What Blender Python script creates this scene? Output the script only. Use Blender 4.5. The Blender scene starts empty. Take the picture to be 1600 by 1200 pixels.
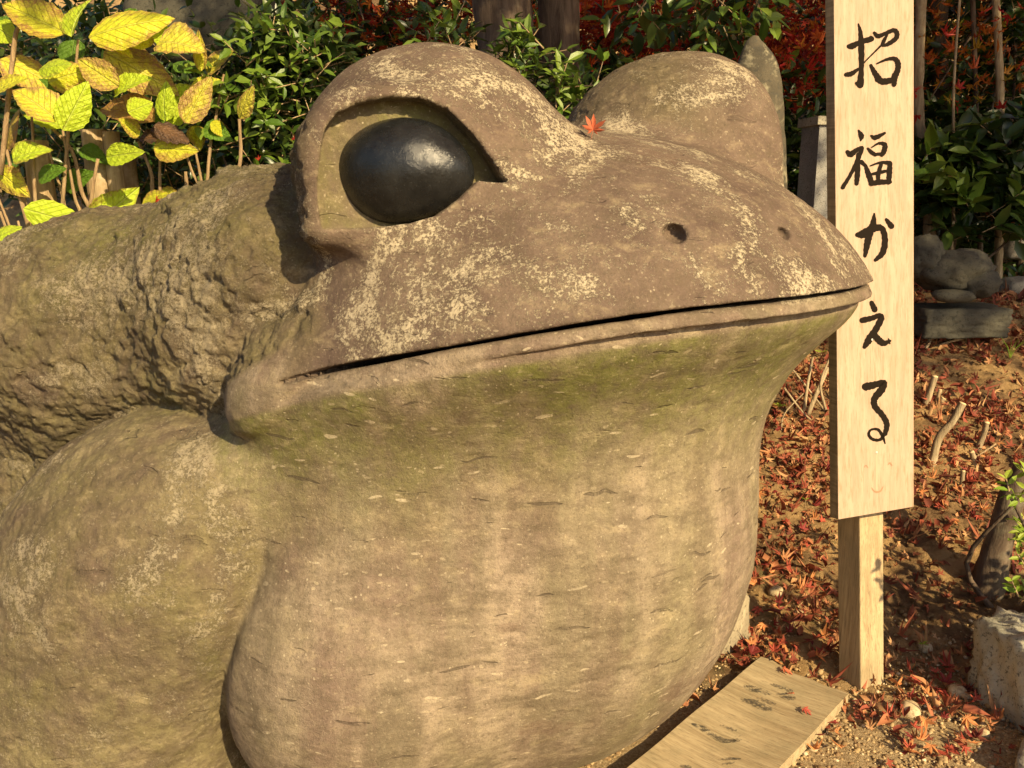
import bpy, bmesh, math, random
import numpy as np
from mathutils import Vector, Matrix

# ------------------------------------------------------------------ camera, sky, sun, exposure
scene = bpy.context.scene
C = scene.collection
CAM_H, PITCH, FPX = 1.3, math.radians(12.0), 1340.0
cam_data = bpy.data.cameras.new('camera')
cam = bpy.data.objects.new('camera', cam_data); C.objects.link(cam)
cam.location = (0, 0, CAM_H); cam.rotation_euler = (math.pi/2 - PITCH, 0, 0)
cam_data.sensor_width = 36; cam_data.lens = 36*FPX/1600; cam_data.clip_start = .05; cam_data.clip_end = 300
cam_data.dof.use_dof = False
scene.camera = cam
SUN_ELEV, SUN_AZ = math.radians(30), math.radians(34)      # azimuth: to the right of straight behind the camera
sdir = Vector((math.sin(SUN_AZ)*math.cos(SUN_ELEV), -math.cos(SUN_AZ)*math.cos(SUN_ELEV), math.sin(SUN_ELEV)))
world = bpy.data.worlds.new('World'); scene.world = world; world.use_nodes = True
wn = world.node_tree.nodes; wl = world.node_tree.links; wn.clear()
sky = wn.new('ShaderNodeTexSky'); sky.sky_type = 'NISHITA'; sky.sun_disc = False
sky.sun_elevation = SUN_ELEV; sky.sun_rotation = math.atan2(sdir.x, sdir.y); sky.dust_density = 2.0
bg = wn.new('ShaderNodeBackground'); bg.inputs['Strength'].default_value = .085
wo = wn.new('ShaderNodeOutputWorld'); wl.new(sky.outputs[0], bg.inputs[0]); wl.new(bg.outputs[0], wo.inputs[0])
sun = bpy.data.lights.new('sun', 'SUN'); sun.energy = 5.0; sun.angle = math.radians(.53); sun.color = (1.0, .775, .44)
sun_o = bpy.data.objects.new('sun', sun); C.objects.link(sun_o); sun_o.location = sdir*20
sun_o.rotation_euler = sdir.to_track_quat('Z', 'Y').to_euler()
scene.view_settings.view_transform = 'Standard'; scene.view_settings.look = 'None'
scene.view_settings.gamma = 1; scene.view_settings.use_curve_mapping = False
scene.view_settings.exposure = 0.78

# ------------------------------------------------------------------ helpers
def at(u, v, Y):
    """world point seen at photo pixel (u, v) at forward distance Y"""
    k = (v-600)/FPX; cp, sp = math.cos(PITCH), math.sin(PITCH)
    dx, dy, dz = (u-800)/FPX, cp - k*sp, -sp - k*cp
    return np.array([dx*Y/dy, Y, CAM_H + dz*Y/dy])
def link(name, me, mat=None, parent=None, smooth=False):
    o = bpy.data.objects.new(name, me); C.objects.link(o)
    if mat is not None: me.materials.clear(); me.materials.append(mat)
    if parent is not None: o.parent = parent
    if smooth: me.polygons.foreach_set('use_smooth', [True]*len(me.polygons))
    return o
def tag(o, label=None, cat=None, group=None, kind=None):
    if label: o['label'] = label
    if cat: o['category'] = cat
    if group: o['group'] = group
    if kind: o['kind'] = kind
    return o
def empty(name, loc, label, cat, group=None, rz=0):
    o = bpy.data.objects.new(name, None); C.objects.link(o); o.location = loc; o.rotation_euler = (0, 0, rz)
    o.empty_display_size = .05
    return tag(o, label, cat, group)
# vectorised gradient-free value noise (numpy)
def _hash(ix, iy, iz, seed):
    h = (ix.astype(np.uint32)*np.uint32(374761393) + iy.astype(np.uint32)*np.uint32(668265263)
         + iz.astype(np.uint32)*np.uint32(2147483647) + np.uint32(seed*974711 + 12345))
    h = (h ^ (h >> np.uint32(13)))*np.uint32(1274126177)
    h = h ^ (h >> np.uint32(16))
    return (h & np.uint32(0xFFFF)).astype(np.float32)/32767.5 - 1
def noise3(p, scale, seed=0):
    q = p.astype(np.float32)*scale + 1000
    i = np.floor(q).astype(np.int64); f = (q - i).astype(np.float32); f = f*f*(3-2*f)
    r = 0
    for dx in (0, 1):
        for dy in (0, 1):
            for dz in (0, 1):
                w = (f[:, 0] if dx else 1-f[:, 0])*(f[:, 1] if dy else 1-f[:, 1])*(f[:, 2] if dz else 1-f[:, 2])
                r = r + w*_hash(i[:, 0]+dx, i[:, 1]+dy, i[:, 2]+dz, seed)
    return r
def fbm(p, scale, octv=4, seed=0, gain=.5):
    r = 0; a = 1; t = 0
    for o in range(octv):
        r = r + a*noise3(p, scale*2**o, seed+o); t += a; a *= gain
    return r/t

# ------------------------------------------------------------------ the frog, one carved stone
HF = np.array([.7071, -.7071, 0]); HN = np.array([-.7071, -.7071, 0])    # frog forward, frog's near side
HO = np.array([.10, 2.05, 0])
def ell(p, c, r, R=None):
    q = p - np.asarray(c, dtype=np.float32)
    if R is not None: q = q @ np.asarray(R, dtype=np.float32).T
    a = q/np.asarray(r, dtype=np.float32); b = a/np.asarray(r, dtype=np.float32)
    k0 = np.sqrt((a*a).sum(1)); k1 = np.sqrt((b*b).sum(1)) + 1e-6
    return k0*(k0-1)/k1
def smin(a, b, k):
    h = np.clip(.5 + .5*(b-a)/k, 0, 1); return b + (a-b)*h - k*h*(1-h)
def smax(a, b, k): return -smin(-a, -b, k)
def rotz(deg):
    t = math.radians(deg); return np.array([[math.cos(t), math.sin(t), 0], [-math.sin(t), math.cos(t), 0], [0, 0, 1]])
RH = np.stack([HF, HN, [0, 0, 1]])
def poly_sdf(x, y, P):
    """signed distance to a closed polygon"""
    P = np.asarray(P, dtype=np.float32); d = np.full(x.shape, 1e9, np.float32); s = np.ones(x.shape, np.float32)
    n = len(P)
    for i in range(n):
        a = P[i]; b = P[i-1]; e = b - a
        wx = x-a[0]; wy = y-a[1]
        t = np.clip((wx*e[0]+wy*e[1])/(e@e+1e-12), 0, 1)
        bx = wx-e[0]*t; by = wy-e[1]*t; d = np.minimum(d, bx*bx+by*by)
        c1 = y >= a[1]; c2 = y < b[1]; c3 = e[0]*wy > e[1]*wx
        flip = (c1 & c2 & c3) | (~c1 & ~c2 & ~c3); s = np.where(flip, -s, s)
    return s*np.sqrt(d)
def chaikin(P, n=2):
    P = np.asarray(P, float)
    for _ in range(n):
        Q = np.roll(P, -1, 0); P = np.stack([.75*P+.25*Q, .25*P+.75*Q], 1).reshape(-1, 2)
    return P
# plane of the near eye
EN = np.array([.24, -.97, .04]); EN /= np.linalg.norm(EN)
EX = np.cross([0, 0, 1], EN); EX = EX/np.linalg.norm(EX)
if EX[0] < 0: EX = -EX
EU = np.cross(EX, EN); EU = EU if EU[2] > 0 else -EU
EC = at(640, 263, 1.50)
CAMP = np.array([0, 0, CAM_H])
def eye2d(u, v):
    d = at(u, v, 1.0) - CAMP; t = ((EC-CAMP)@EN)/(d@EN); q = CAMP + d*t - EC
    return (q@EX, q@EU)
SOCK = [eye2d(*p) for p in [(503,358),(497,320),(496,280),(500,235),(508,200),(525,175),(560,158),(610,150),(660,153),(700,170),(740,212),(768,250),(791,288)]]
SOCKB = [eye2d(*p) for p in [(770,287),(745,284),(715,312),(680,338),(640,352),(590,356),(540,357)]]
SOCKP = np.array(SOCK+SOCKB)
BALL = chaikin([eye2d(*p) for p in [(528,275),(532,235),(552,208),(590,186),(635,178),(680,188),(715,213),(738,245),(745,278),(728,312),(685,338),(630,350),(585,345),(548,318)]], 2)
NOSTR = []
def mouth_z(a, b):
    t = np.abs(b)/.80
    return 1.135 - .165*np.clip(t, 0, 1.15)**4.0 + .02*(a-.5)
def lip_z(a):
    return 1.138 - .25*np.log1p(np.exp(np.clip((.62-a)*22, -40, 40)))/22 - .012*np.clip((.14-a)/.15, 0, 1.5)
def head_parts(p):
    q = (p - HO.astype(np.float32)) @ RH.astype(np.float32).T
    return q[:, 0], q[:, 1], q[:, 2]
FARC = at(1064, 268, 2.34)
def frog_sdf(p, parts=False):
    p = p.astype(np.float32)
    a, b, z = head_parts(p)
    zd = mouth_z(a, b); zm = lip_z(a)
    aa = np.where(a < -.05, (a+.05)*1.7-.05, a)
    h = np.stack([aa, b, z - zd], 1); hl = np.stack([aa, b, z - zm], 1)
    dome = ell(h, (-.02, 0, -.16), (.757, .795, .495))
    bump = ell(p, at(680, 285, 1.80), (.28, .30, .265), rotz(-8))
    bumpf = ell(p, FARC, (.272, .31, .297), rotz(20))
    bumpf = smin(bumpf, ell(p, at(985, 266, 2.34), (.19, .28, .212)), .12)
    pf = (p - FARC.astype(np.float32)) @ np.array([.95, .30, 0], np.float32)
    bumpf = smax(bumpf, pf - .150, .05)
    e = p - EC.astype(np.float32)
    ex = e@EX.astype(np.float32); ey = e@EU.astype(np.float32); en = e@EN.astype(np.float32)
    sock = np.full(ex.shape, .5, np.float32)
    mk = (np.abs(ex) < .32) & (np.abs(ey) < .30) & (np.abs(en) < .42)
    sock[mk] = poly_sdf(ex[mk], ey[mk], SOCKP)
    plate = smax(sock - .032, np.abs(en + .16) - .158, .05)
    bump = smin(bump, plate, .03)
    upper = smin(dome, bump, .09)
    upper = smin(upper, bumpf, .075)
    upper_cut = smax(upper, -(z - zm), .010)                        # above the mouth line
    lipb = ell(h, (-.02, 0, -.16), (.739, .777, .515))
    lip = smax(lipb, (z - zm) - .003, .006)
    lip = smax(lip, -(z - zm + .027), .006)
    headd = np.minimum(upper_cut, lip)
    belly = ell(p, (.005, 2.0, .56), (.575, .55, .62))
    throat = ell(p, (.10, 2.05, .86), (.46, .50, .50), rotz(-45))
    under = ell(hl, (-.03, 0, -.035), (.69, .760, .16))
    belly = smin(belly, ell(p, at(590, 965, 1.80), (.35, .42, .42)), .15)
    trunk = smin(belly, throat, .10)
    trunk = smin(trunk, ell(p, at(655, 745, 1.83), (.29, .31, .30)), .14)
    trunk = smin(trunk, under, .24)
    trunk = smax(trunk, z - zm + .03, .02)
    jc = ell(np.stack([a, b, z-zd], 1), (-.03, .685, -.015), (.13, .128, .088))
    body = ell(p, (-.75, 2.58, .42), (1.05, .70, .905))
    neck = ell(p, at(450, 500, 2.1), (.26, .40, .32))
    body = smin(body, neck, .12)
    body = smin(body, ell(p, at(425, 470, 1.87), (.20, .22, .23)), .28)
    body = smin(body, ell(p, at(455, 405, 1.82), (.14, .26, .150)), .10)
    body = smin(body, ell(p, at(250, 520, 2.08), (.50, .30, .30)), .15)
    arm = smin(ell(p, at(345, 830, 1.80), (.32, .33, .315)), ell(p, at(200, 1065, 1.80), (.33, .34, .51)), .26)
    jw = ell(p, at(490, 650, 1.68), (.125, .15, .090))
    if parts: return dict(a=a, b=b, z=z, zm=zm, upper=upper, dome=dome, jw=jw, jc=jc, trunk=trunk, body=body, arm=arm, ex=ex, ey=ey, en=en, sock=sock, head=headd, far=bumpf, plate=plate)
    d = smin(smin(headd, jc, .05), jw, .11)
    d = smin(d, trunk, .012)
    d = smin(d, body, .016)
    g0 = np.exp(-((body-arm)/.028)**2)*np.clip((trunk-.02)/.06, 0, 1)*np.clip(1-np.abs(d)/.08, 0, 1)
    lowz = np.clip((.74-z)/.12, 0, 1); g1 = np.exp(-((trunk-arm)/.022)**2)*lowz*np.clip(1-np.abs(d)/.08, 0, 1)
    up = np.clip((z-.60)/.18, 0, 1)*np.clip((.93-z)/.10, 0, 1); ta = smin(trunk, arm, .03 + .13*up)
    d = smin(d, ta, .012) + .012*g0 + .014*g1
    sl = np.abs(z - zm - .001)/1.03 - (.0048 + .0005*np.clip((b-.55)/.2, 0, 1) + .28*np.minimum(d, .004))
    sl = np.maximum(sl, np.maximum(b - .775, -a - .12))
    d = np.maximum(d, -sl)
    for c, r in NOSTR: d = smax(d, -ell(p, c, (r, r*1.9, r*.85)), .0025)
    sockd = smax(sock, -(en + .046 + .03*ex + .05*ey), .003)
    d = np.maximum(d, -sockd)
    return d
def newton(p, n=3, eps=.0015):
    for _ in range(n):
        d = frog_sdf(p)
        g = np.stack([frog_sdf(p + np.eye(3, dtype=np.float32)[i]*eps) - d for i in range(3)], 1)/eps
        gl = np.maximum((g*g).sum(1), .15)
        p = p - np.clip(d/gl, -.01, .01)[:, None]*g
    return p, g/(np.linalg.norm(g, axis=1)[:, None]+1e-9)
def mesh_sdf(lo, hi, s, coarse=8):
    lo = np.array(lo, np.float32); n = (np.ceil((np.array(hi)-lo)/(s*coarse))).astype(int)
    S = s*coarse
    g = np.stack(np.meshgrid(*[np.arange(k+1) for k in n], indexing='ij'), -1).reshape(-1, 3)
    dc = frog_sdf(lo + g*S + 0.0).reshape(n+1)
    cm = np.stack([dc[i:n[0]+i, j:n[1]+j, k:n[2]+k] for i in (0, 1) for j in (0, 1) for k in (0, 1)])
    near = np.abs(cm).min(0) < S*1.1
    idx = np.argwhere(near)
    N = n*coarse
    D = np.full(N+1, 1.0, np.float32)
    D[:-1, :-1, :-1] = np.where(near, 1, np.sign(cm[0])).repeat(coarse, 0).repeat(coarse, 1).repeat(coarse, 2)
    sub = np.stack(np.meshgrid(*[np.arange(coarse+1)]*3, indexing='ij'), -1).reshape(-1, 3)
    for st in range(0, len(idx), 1500):
        ii = idx[st:st+1500]
        gi = (ii[:, None, :]*coarse + sub[None]).reshape(-1, 3)
        D[gi[:, 0], gi[:, 1], gi[:, 2]] = frog_sdf(lo + gi*np.float32(s))
    # surface nets
    I = D < 0
    del cm, dc
    cnt = np.zeros(N, np.int8)
    for i in (0, 1):
        for j in (0, 1):
            for k in (0, 1): cnt += I[i:N[0]+i, j:N[1]+j, k:N[2]+k]
    act = (cnt > 0) & (cnt < 8)
    cells = np.argwhere(act); vid = np.full(N, -1, np.int32); vid[act] = np.arange(len(cells))
    acc = np.zeros((len(cells), 3), np.float32); w = np.zeros(len(cells), np.float32)
    cor = [(i, j, k) for i in (0, 1) for j in (0, 1) for k in (0, 1)]
    val = {c: D[cells[:, 0]+c[0], cells[:, 1]+c[1], cells[:, 2]+c[2]] for c in cor}
    for c in cor:
        for ax in range(3):
            if c[ax]: continue
            c2 = list(c); c2[ax] = 1; c2 = tuple(c2)
            v0, v1 = val[c], val[c2]; m = (v0 < 0) != (v1 < 0)
            t = np.where(m, v0/(v0-v1+1e-12), 0)
            q = np.tile(np.array(c, np.float32), (len(cells), 1)); q[:, ax] += t
            acc[m] += q[m]; w[m] += 1
    V = lo + (cells + acc/w[:, None])*np.float32(s)
    F = []
    for ax in range(3):
        o = [1, 1, 1]; o[ax] = 0; b, c = [x for x in range(3) if x != ax]
        sl0 = tuple(slice(oo, N[x]) for x, oo in enumerate(o)); sl1 = list(sl0); sl1[ax] = slice(1, N[ax]+1); sl1 = tuple(sl1)
        A = I[sl0]; B = I[sl1]
        e = np.argwhere(A != B); inside = A[e[:, 0], e[:, 1], e[:, 2]]
        e = e + np.array(o)
        def cid(db, dc):
            f = e.copy(); f[:, b] -= db; f[:, c] -= dc; return vid[f[:, 0], f[:, 1], f[:, 2]]
        quad = np.stack([cid(1, 1), cid(0, 1), cid(0, 0), cid(1, 0)], 1)
        fl = ~inside if ax != 1 else inside
        quad[fl] = quad[fl][:, ::-1]
        F.append(quad)
    F = np.concatenate(F); F = F[(F >= 0).all(1)]
    return V.astype(np.float32), F
def to_mesh(name, V, F):
    me = bpy.data.meshes.new(name)
    me.vertices.add(len(V)); me.vertices.foreach_set('co', V.astype(np.float32).ravel())
    k = F.shape[1]
    me.loops.add(F.size); me.loops.foreach_set('vertex_index', F.astype(np.int32).ravel())
    me.polygons.add(len(F)); me.polygons.foreach_set('loop_start', np.arange(0, F.size, k, dtype=np.int32))
    me.update(calc_edges=True); return me

def ray_hit(u, v, t=1.1):
    d = at(u, v, 1.0) - CAMP; d = d/np.linalg.norm(d)
    for _ in range(200):
        q = CAMP + d*t; f = float(frog_sdf(q[None].astype(np.float32))[0]); t += f*.7
        if abs(f) < 5e-4: break
    return CAMP + d*t
NOSTR = [(ray_hit(1055, 365), .0225), (ray_hit(1226, 364), .015)]

# ------------------------------------------------------------------ procedural materials
class NT:
    def __init__(s, name):
        s.m = bpy.data.materials.new(name); s.m.use_nodes = True; s.t = s.m.node_tree; s.t.nodes.clear()
        s.out = s.n('ShaderNodeOutputMaterial'); s.tc = s.n('ShaderNodeTexCoord'); s.co = s.tc.outputs['Object']
    def n(s, t): return s.t.nodes.new(t)
    def l(s, a, b):
        if hasattr(a, 'links') or hasattr(a, 'is_linked'): s.t.links.new(a, b)
        elif isinstance(a, (tuple, list)): b.default_value = tuple(a)+((1,) if len(a) == 3 and len(b.default_value) == 4 else ())
        else: b.default_value = a
    def map(s, scale=(1, 1, 1), rot=(0, 0, 0), co=None):
        m = s.n('ShaderNodeMapping'); m.inputs['Scale'].default_value = scale; m.inputs['Rotation'].default_value = rot
        s.l(co or s.co, m.inputs['Vector']); return m.outputs[0]
    def noise(s, scale, detail=4, rough=.5, co=None, dist=0, color=False):
        n = s.n('ShaderNodeTexNoise'); n.inputs['Scale'].default_value = scale; n.inputs['Detail'].default_value = detail
        n.inputs['Roughness'].default_value = rough; n.inputs['Distortion'].default_value = dist
        s.l(co or s.co, n.inputs['Vector']); return n.outputs['Color' if color else 'Fac']
    def voro(s, scale, co=None, feature='F1', out='Distance', rnd=1):
        n = s.n('ShaderNodeTexVoronoi'); n.feature = feature; n.inputs['Scale'].default_value = scale
        n.inputs['Randomness'].default_value = rnd
        s.l(co or s.co, n.inputs['Vector']); return n.outputs[out]
    def ramp(s, f, stops, interp='LINEAR'):
        n = s.n('ShaderNodeValToRGB'); n.color_ramp.interpolation = interp; e = n.color_ramp.elements
        while len(e) < len(stops): e.new(.5)
        for el, (p, c) in zip(e, stops):
            el.position = p; el.color = (c, c, c, 1) if isinstance(c, (int, float)) else tuple(c)+(1,)
        s.l(f, n.inputs[0]); return n.outputs[0]
    def mix(s, f, a, b, mode='MIX'):
        n = s.n('ShaderNodeMix'); n.data_type = 'RGBA'; n.blend_type = mode
        s.l(f, n.inputs[0]); s.l(a, n.inputs[6]); s.l(b, n.inputs[7]); return n.outputs[2]
    def math(s, op, a, b=0.0, clamp=False):
        n = s.n('ShaderNodeMath'); n.operation = op; n.use_clamp = clamp; s.l(a, n.inputs[0]); s.l(b, n.inputs[1]); return n.outputs[0]
    def attr(s, name, out='Fac'):
        n = s.n('ShaderNodeAttribute'); n.attribute_name = name; return n.outputs[out]
    def rand(s): return s.n('ShaderNodeObjectInfo').outputs['Random']
    def sep(s, co=None):
        n = s.n('ShaderNodeSeparateXYZ'); s.l(co or s.co, n.inputs[0]); return n.outputs
    def bump(s, h, strength=.5, dist=.01, normal=None):
        n = s.n('ShaderNodeBump'); n.inputs['Strength'].default_value = strength; n.inputs['Distance'].default_value = dist
        s.l(h, n.inputs['Height'])
        if normal is not None: s.l(normal, n.inputs['Normal'])
        return n.outputs[0]
    def bsdf(s, col, rough=.8, normal=None, spec=.3, transl=0, tcol=None, coat=0):
        b = s.n('ShaderNodeBsdfPrincipled'); s.l(col, b.inputs['Base Color']); s.l(rough, b.inputs['Roughness'])
        b.inputs['Specular IOR Level'].default_value = spec
        if coat: b.inputs['Coat Weight'].default_value = coat; b.inputs['Coat Roughness'].default_value = .2
        if normal is not None: s.l(normal, b.inputs['Normal'])
        r = b.outputs[0]
        if transl:
            t = s.n('ShaderNodeBsdfTranslucent'); s.l(tcol if tcol is not None else col, t.inputs[0])
            mx = s.n('ShaderNodeMixShader'); mx.inputs[0].default_value = transl; s.t.links.new(r, mx.inputs[1]); s.t.links.new(t.outputs[0], mx.inputs[2]); r = mx.outputs[0]
        s.t.links.new(r, s.out.inputs[0]); return s.m

def m_frog():
    t = NT('weathered_andesite')
    belly, face, rough, moss = t.attr('belly'), t.attr('face'), t.attr('rough'), t.attr('moss')
    n1 = t.noise(2.6, 6, .6, dist=.4); n2 = t.noise(9, 7, .65, dist=.3); n3 = t.noise(38, 6, .65)
    body = t.mix(t.ramp(n1, [(.38, 0), (.62, 1)]), (.165, .130, .072), (.275, .222, .128))
    body = t.mix(t.ramp(n2, [(.44, 0), (.60, .9)]), body, (.140, .098, .075))
    facec = t.mix(t.ramp(n2, [(.35, 0), (.65, 1)]), (.096, .064, .050), (.180, .130, .094))
    strk = t.noise(5.0, 6, .6, co=t.map((1.6, 1.6, .35)), dist=.5)
    strk2 = t.noise(7.5, 5, .6, co=t.map((1.4, 1.4, .18), (0, 0, .7)))
    bel = t.mix(t.ramp(strk, [(.38, 0), (.60, 1)]), (.178, .142, .095), (.325, .255, .180))
    bel = t.mix(t.ramp(strk2, [(.46, 0), (.60, .75)]), bel, (.175, .120, .092))
    bel = t.mix(t.ramp(t.noise(3.1, 5, .6, co=t.map((1, 1, .5), (0, .3, 2))), [(.50, 0), (.70, .65)]), bel, (.200, .178, .090))
    hz = t.noise(6, 8, .75, co=t.map((1, 1, 5.5), (.12, .08, 0)), dist=.3)
    bel = t.mix(t.ramp(hz, [(.34, .5), (.5, 0)]), bel, (.085, .066, .038)); bel = t.mix(t.ramp(hz, [(.56, 0), (.74, .35)]), bel, (.44, .35, .22))
    col = t.mix(belly, body, bel); col = t.mix(face, col, facec)
    # moss and algae
    mm = t.math('MULTIPLY', moss, t.ramp(t.noise(6, 7, .7, co=t.map((1, 1, .45))), [(.32, 0), (.58, 1)]))
    col = t.mix(mm, col, t.mix(n3, (.095, .098, .022), (.185, .185, .050)))
    # mineral mottling
    mot = t.noise(16, 7, .72, dist=.4, co=t.map((1, 1, 1.8)))
    col = t.mix(t.ramp(mot, [(.36, .50), (.50, 0)]), col, (.105, .080, .050)); col = t.mix(t.ramp(mot, [(.54, 0), (.70, .45)]), col, (.42, .34, .20))
    col = t.mix(t.ramp(n3, [(.32, .55), (.50, 0)]), col, (.130, .098, .065))
    fine = t.noise(170, 4, .7)
    col = t.mix(t.ramp(fine, [(.34, .50), (.46, 0)]), col, (.085, .066, .045)); col = t.mix(t.ramp(fine, [(.58, 0), (.72, .40)]), col, (.46, .39, .26))
    # lichen: crumbly pale crust in patches
    patch = t.noise(4.0, 7, .68, dist=.8); crumb = t.noise(150, 5, .9)
    crumb2 = t.noise(34, 6, .85)
    pm = t.ramp(patch, [(.42, 0), (.60, 1)])
    lv = t.math('ADD', t.math('MULTIPLY', pm, .17), t.math('ADD', t.math('MULTIPLY', crumb, .80), t.math('MULTIPLY', crumb2, .34)))
    lich = t.ramp(lv, [(.69, 0), (.735, 1)])
    lich = t.math('MULTIPLY', lich, t.attr('lichen'))
    lcol = t.mix(t.noise(14, 3), (.45, .385, .25), (.53, .45, .32))
    col = t.mix(t.math('MULTIPLY', lich, .85), col, lcol)
    # pale inclusions: dots and drawn-out flecks
    wv = t.n('ShaderNodeVectorMath'); wv.operation = 'MULTIPLY_ADD'
    t.l(t.noise(11, 2, color=True), wv.inputs[0]); wv.inputs[1].default_value = (.05, .05, .05); t.l(t.co, wv.inputs[2])
    wc = wv.outputs[0]
    def flecks(scale, sc, rad, gate, rot=(0, 0, 0)):
        c = t.map(sc, rot, wc)
        d = t.voro(scale, c); g = t.sep(t.voro(scale, c, out='Color'))
        size = t.math('MULTIPLY', g[1], rad)
        return t.math('MULTIPLY', t.ramp(t.math('SUBTRACT', size, d), [(.0, 0), (.035, 1)]), t.ramp(g[0], [(gate, 0), (gate+.01, 1)]))
    f1 = flecks(130, (1, 1, 1), .32, .72); f2 = t.math('MULTIPLY', t.math('MULTIPLY', flecks(20, (1, 1.3, 4.6), .36, .80, (.30, .15, 0)), belly), t.ramp(t.noise(34, 5, .85), [(.40, .15), (.56, 1)])); f3 = flecks(9, (1, 1, 5.5), .26, .80, (.18, -.1, 0))
    f4 = flecks(52, (1, 1, 2.2), .34, .74, (.3, 0, 0)); dens = t.ramp(t.noise(5, 5, .7), [(.35, .15), (.62, 1)])
    f1 = t.math('MULTIPLY', f1, dens); f4 = t.math('MULTIPLY', f4, dens)
    smoothm = t.math('SUBTRACT', 1.0, t.math('MULTIPLY', rough, .55))
    col = t.mix(t.math('MULTIPLY', t.math('MULTIPLY', f1, smoothm), .55), col, (.56, .48, .33))
    col = t.mix(t.math('MULTIPLY', f2, t.math('MULTIPLY', smoothm, .70)), col, (.52, .44, .30))
    col = t.mix(t.math('MULTIPLY', f4, t.math('MULTIPLY', smoothm, .45)), col, (.50, .42, .27))
    dk = t.math('MULTIPLY', flecks(9.5, (1, 1, 10.5), .40, .83, (.12, .05, 1.3)), t.ramp(t.noise(22, 5, .8), [(.36, 0), (.50, 1)]))
    dk2 = t.math('MULTIPLY', flecks(4.4, (1, 1, 2.6), .36, .78, (.1, 0, .4)), t.ramp(t.noise(30, 5, .8), [(.35, 0), (.6, 1)]))
    col = t.mix(t.math('MULTIPLY', dk2, .40), col, (.120, .070, .050))
    col = t.mix(t.math('MULTIPLY', t.math('MULTIPLY', dk, t.math('ADD', .25, t.math('MULTIPLY', belly, .75))), .62), col, (.070, .052, .036))
    # relief
    h = t.math('MULTIPLY', t.noise(60, 8, .78), .75)
    h = t.math('ADD', h, t.math('MULTIPLY', t.noise(230, 4, .8), .28))
    h = t.math('ADD', h, t.math('MULTIPLY', lich, .16)); h = t.math('ADD', h, t.math('MULTIPLY', t.voro(48, wc), t.math('MULTIPLY', rough, .55)))
    h = t.math('SUBTRACT', h, t.math('MULTIPLY', dk, .45)); h = t.math('SUBTRACT', h, t.math('MULTIPLY', f3, .5))
    pits = t.voro(140, wc); h = t.math('ADD', h, t.math('MULTIPLY', t.ramp(pits, [(.0, 0), (.30, 1)]), .12))
    amp = t.math('ADD', .40, t.math('MULTIPLY', rough, .9))
    h = t.math('MULTIPLY', h, amp)
    return t.bsdf(col, .86, t.bump(h, 1.0, .011), spec=.22)
def m_eye():
    t = NT('black_painted_stone')
    n = t.noise(55, 6, .7); n2 = t.noise(200, 4, .8)
    col = t.mix(t.ramp(t.noise(18, 5, .7), [(.4, 0), (.75, 1)]), (.006, .007, .008), (.018, .019, .019))
    sp = t.ramp(t.noise(260, 3, .85), [(.66, 0), (.72, 1)])
    col = t.mix(t.math('MULTIPLY', sp, .35), col, (.30, .29, .26))
    h = t.math('ADD', n, t.math('MULTIPLY', n2, .35))
    return t.bsdf(col, t.ramp(n, [(.3, .17), (.7, .32)]), t.bump(h, .5, .003), spec=.45)
def m_board():
    t = NT('planed_cedar')
    g = t.noise(9, 6, .6, co=t.map((6, 6, .16)), dist=.35); g2 = t.noise(60, 4, .7, co=t.map((3, 3, .06)))
    col = t.mix(t.ramp(g, [(.35, 0), (.62, 1)]), (.36, .255, .178), (.43, .32, .228))
    col = t.mix(t.ramp(g2, [(.35, .65), (.5, 0)]), col, (.27, .185, .105))
    kn = t.ramp(t.noise(3.2, 4, .6, co=t.map((1.5, 1.5, .22), (0, 0, 1))), [(.60, 0), (.74, .5)])
    col = t.mix(kn, col, (.36, .215, .11))
    return t.bsdf(col, .62, t.bump(g2, .25, .001), spec=.25)
def m_sawn(name='sawn_edge', c1=(.20, .155, .095), c2=(.33, .26, .16), horiz=True):
    t = NT(name)
    sc = (2, 2, 60) if horiz else (18, 18, .7)
    g = t.noise(2.2, 5, .6, co=t.map(sc)); g2 = t.noise(8, 5, .6, co=t.map((6, 6, .4)))
    col = t.mix(t.ramp(g, [(.35, 0), (.65, 1)]), c1, c2); col = t.mix(t.ramp(g2, [(.4, .5), (.6, 0)]), col, [x*.6 for x in c1])
    return t.bsdf(col, .85, t.bump(t.math('ADD', g, g2), .5, .002), spec=.15)
def m_wood(name, c1, c2, dirv, dark=(.16, .12, .07), bumpd=.003):
    """weathered grain running along the local direction"""
    t = NT(name); mp = t.map(dirv)
    g = t.noise(3.0, 6, .62, co=mp, dist=.6); g2 = t.noise(22, 5, .7, co=mp)
    col = t.mix(t.ramp(g, [(.35, 0), (.65, 1)]), c1, c2)
    col = t.mix(t.ramp(g2, [(.36, .7), (.48, 0)]), col, dark)
    col = t.mix(t.ramp(t.noise(11, 5, .6), [(.35, .35), (.55, 0)]), col, (.22, .19, .11))
    return t.bsdf(col, .85, t.bump(t.math('ADD', g, g2), .6, bumpd), spec=.15)
def m_ink():
    t = NT('black_ink')
    dry = t.ramp(t.noise(110, 4, .75, co=t.map((1, 1, .35))), [(.22, 1), (.30, 0)])
    return t.bsdf(t.mix(dry, (.014, .010, .007), (.16, .11, .06)), .8, spec=.04)
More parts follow.
